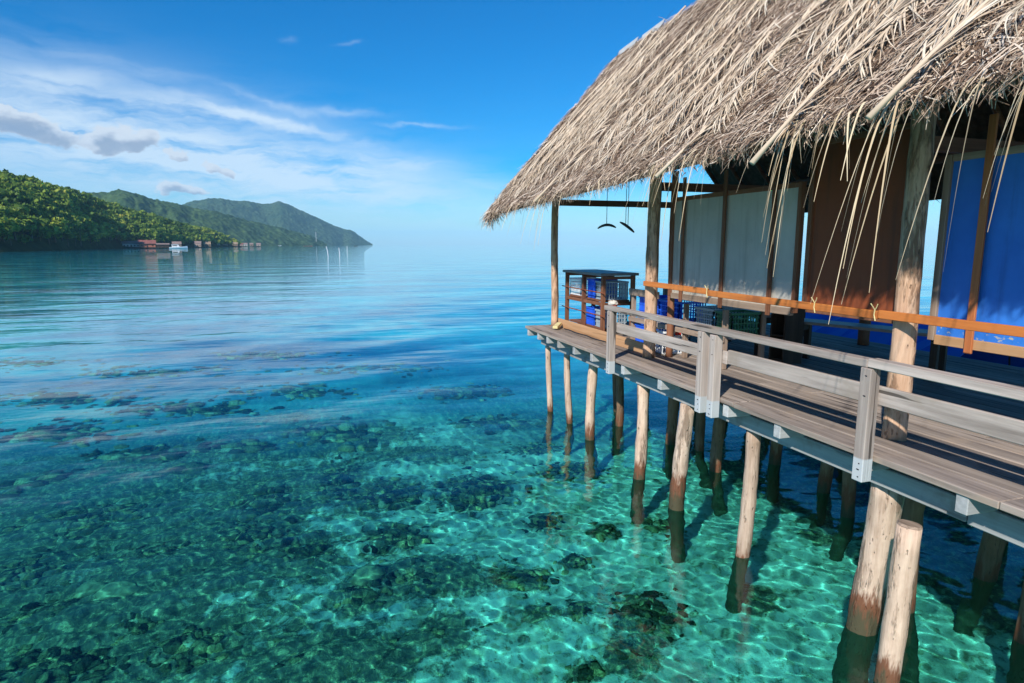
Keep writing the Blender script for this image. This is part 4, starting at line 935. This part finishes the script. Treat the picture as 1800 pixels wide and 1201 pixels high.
for k in range(4): MB().box(5.25 + k * .14, 5.38 + k * .14, 6.92, 9.385, 2.225, 2.252, .003).build('shelf_board', M['table'], t)
crate(5.5, 9.05, 2.254, .46, .56, .37, M['blue_plastic'], 'blue crate on the low rack, left one above the railing end', True)
crate(5.5, 8.42, 2.254, .46, .56, .36, M['blue_plastic'], 'blue lattice crate on the low rack behind the post')
crate(5.52, 7.55, 2.254, .44, .42, .33, M['grey_plastic'], 'grey blue lattice crate on the low rack right of the post')
crate(5.52, 7.10, 2.254, .44, .34, .32, M['green_plastic'], 'dark green lattice crate at the right end of the low rack')
crate(5.42, 9.1, DZ + .002, .42, .45, .33, M['blue_plastic'], 'blue crate on the deck under the low rack', True)
crate(5.28, 8.42, DZ + .002, .44, .5, .35, M['white_plastic'], 'white lattice crate with a red tag on the deck floor', False, M['red_plastic'])
def table(nm, c, ax, L, wd, h, lab, cat, m_top=None, leg=.08, z=DZ):
    t = empty(nm, (c[0], c[1], z), lab, cat); ax = Vector((ax[0], ax[1], 0)).normalized(); ay = Vector((-ax.y, ax.x, 0)); cc = Vector((c[0], c[1], z))
    n = 3
    for k in range(n): MB().obox(cc + ay * (wd * ((k + .5) / n - .5)) + Vector((0, 0, h - .02)), ax, ay, L / 2, wd / n / 2 - .004, .02, .003).build('top_board', m_top or M['table'], t)
    for i in (-1, 1):
        for j in (-1, 1): MB().obox(cc + ax * (i * (L / 2 - .12)) + ay * (j * (wd / 2 - .07)) + Vector((0, 0, (h - .042) / 2 + .001)), ax, ay, leg / 2, leg / 2, (h - .044) / 2, .004).build('leg', M['dark'], t)
        MB().obox(cc + ax * (i * (L / 2 - .12)) + Vector((0, 0, h - .10)), ax, ay, leg * .4, wd / 2 - .12, .045, .003).build('apron', M['dark'], t)
    return t
table('bench', (7.05, 6.42), (-.37, 1), 1.95, .42, .58, 'long dark legged bench standing in the shade inside the hut', 'bench')
table('table', (6.6, 8.35), (0, 1), 1.5, .55, .62, 'dark legged table behind the low crate rack', 'table')
table('bench', (8.35, 9.9), (0, 1), 1.8, .4, .5, 'bench near the back edge of the deck', 'bench')
t = empty('dark_cabinet', (6.36, 7.12, DZ), 'narrow dark open wooden cabinet beside the bench', 'cabinet')
for y in (6.98, 7.24): MB().box(6.2, 6.52, y - .015, y + .015, DZ + .001, 2.62, .003).build('side_panel', M['dark'], t)
for z in (1.86, 2.2, 2.58): MB().box(6.203, 6.517, 6.996, 7.224, z, z + .025, .002).build('shelf', M['dark'], t)
MB().box(6.5, 6.516, 6.996, 7.224, 1.886, 2.578).build('back_panel', M['dark'], t)
# wetsuit hangers on cords
def hanger(x, y, z, zt, rot, cords, lab, tilt=0.0, bow=.05):
    t = empty('wooden_hanger', (x, y, z), lab, 'hanger'); c, s = math.cos(rot), math.sin(rot)
    pts = [(x + s * u * .2, y + c * u * .33, z - bow * u * u + tilt * u) for u in np.linspace(-1, 1, 9)]
    MB().tube(pts, [.012, .019, .022, .023, .024, .023, .022, .019, .012], 8).build('hanger_bar', M['dark'], t, True)
    for d in cords: MB().tube([(x + s * d * .6, y + c * d, z + .015), (x + s * d * .6, y + c * d, zt)], .0055, 6).build('cord', M['cord'], t)
hanger(4.86, 9.80, 3.80, 4.60, .0, (0,), 'curved dark wooden hanger on a single cord under the eave')
hanger(4.86, 9.08, 3.76, 4.60, .25, (-.05, .06), 'slanting dark wooden hanger on two cords beside the post', .085, .015)
# odds and ends on the deck
t = empty('wood_offcut', (4.62, 11.35, DZ), 'short yellow wood offcut lying on the deck edge', 'offcut'); 
MB().bar((4.52, 11.25, DZ + .05), (4.72, 11.52, DZ + .09), .10, .05, .006).build('block', M['string'], t); MB().bar((4.60, 11.34, DZ + .012), (4.66, 11.44, DZ + .03), .06, .02, .003).build('wedge', M['string'], t)
rp = [(4.74, 11.3 - .16 * k, DZ + .012) for k in range(12)]; rp = [(x + .02 * math.sin(i * 1.3), y, z) for i, (x, y, z) in enumerate(rp)]
tag(MB().tube(rp, .010, 6).build('rope', M['cord'], None, True), 'thin dark rope lying along the orange kick board', 'rope')
def bundle():
    t = empty('cloth_bundle', (4.45, 8.72, 2.5), 'red brown and white cloth bundle hanging by the railing end', 'cloth'); v0, f0 = ico(3)
    for nm, m, c, s in (('red_cloth', plain('red brown cloth', (.28, .06, .04), .9, .3, 12, .1, .6), (5.0, 9.75, 2.36), (.05, .09, .12)), ('white_cloth', plain('white cloth', (.62, .58, .52), .9, .15, 12, .1, .6), (5.0, 9.78, 2.46), (.06, .12, .05))):
        d = v0 * (1 + 1.5 * (fbm(v0[:, 0] * 2.4 + 3, v0[:, 1] * 2.4 + v0[:, 2] * 2, 6, 3)[:, None] - .5)) * np.array(s) + np.array(c) - np.array(t.location)
        link(nm, np_mesh(nm, d, f0, True), m, t)
    t['label'] = 'red brown and white cloth bundle hanging on the tall rack'
bundle()
# boat with a blue tarpaulin moored behind the deck
def tarp_boat():
    t = empty('covered_boat', (11.4, 10.4, -.05), 'boat under a blue tarpaulin moored behind the deck', 'boat'); t.rotation_euler = (0, 0, R(92))
    b, rows = hull(6.0, 1.9, .95, .5); mesh_part(b, 'hull', M['white_paint'], t); b = MB()
    for i in range(13):
        x = -2.6 + i * .36; sag = .06 * math.sin(i * 1.9)
        for (y, z) in ((-1.0, 1.15), (-.85, 1.55), (0, 2.05 + sag), (.85, 1.55), (1.0, 1.15)): b.v.append((x, y, z + .03 * math.sin(i * 2.7 + y * 3)))
    for i in range(12):
        for k in range(4): b.f.append((i * 5 + k, i * 5 + k + 1, (i + 1) * 5 + k + 1, (i + 1) * 5 + k))
    o = mesh_part(b, 'tarpaulin', M['tarp'], t); md = o.modifiers.new('thickness', 'SOLIDIFY'); md.thickness = .015
    for x in (-2.4, -.8, .6, 1.6): mesh_part(MB().tube([(x, -.9, .9), (x, -.8, 1.5), (x, 0, 1.98), (x, .8, 1.5), (x, .9, .9)], .02, 6), 'hoop', M['cord'], t)
tarp_boat()

# ---------------------------------------------------------------- haze
hz = MB().box(-15000, 15000, -400, 17000, -6, 330).build('haze', None); tag(hz, kind='stuff')
m = bpy.data.materials.new('sea haze'); m.use_nodes = True; T = NT(m.node_tree); T.N.remove(T.N['Principled BSDF'])
pv = T.new('ShaderNodeVolumePrincipled'); pv.inputs['Density'].default_value = 8.0e-5; pv.inputs['Color'].default_value = (.44, .76, 1, 1); pv.inputs['Anisotropy'].default_value = -.2
T.L.new(pv.outputs[0], T.N['Material Output'].inputs['Volume']); hz.data.materials.append(m)
sc.cycles.max_bounces = 8; sc.cycles.transmission_bounces = 6; sc.cycles.volume_bounces = 1; sc.cycles.transparent_max_bounces = 6
sc.cycles.diffuse_bounces = 3; sc.cycles.glossy_bounces = 3
sc.cycles.use_denoising = True
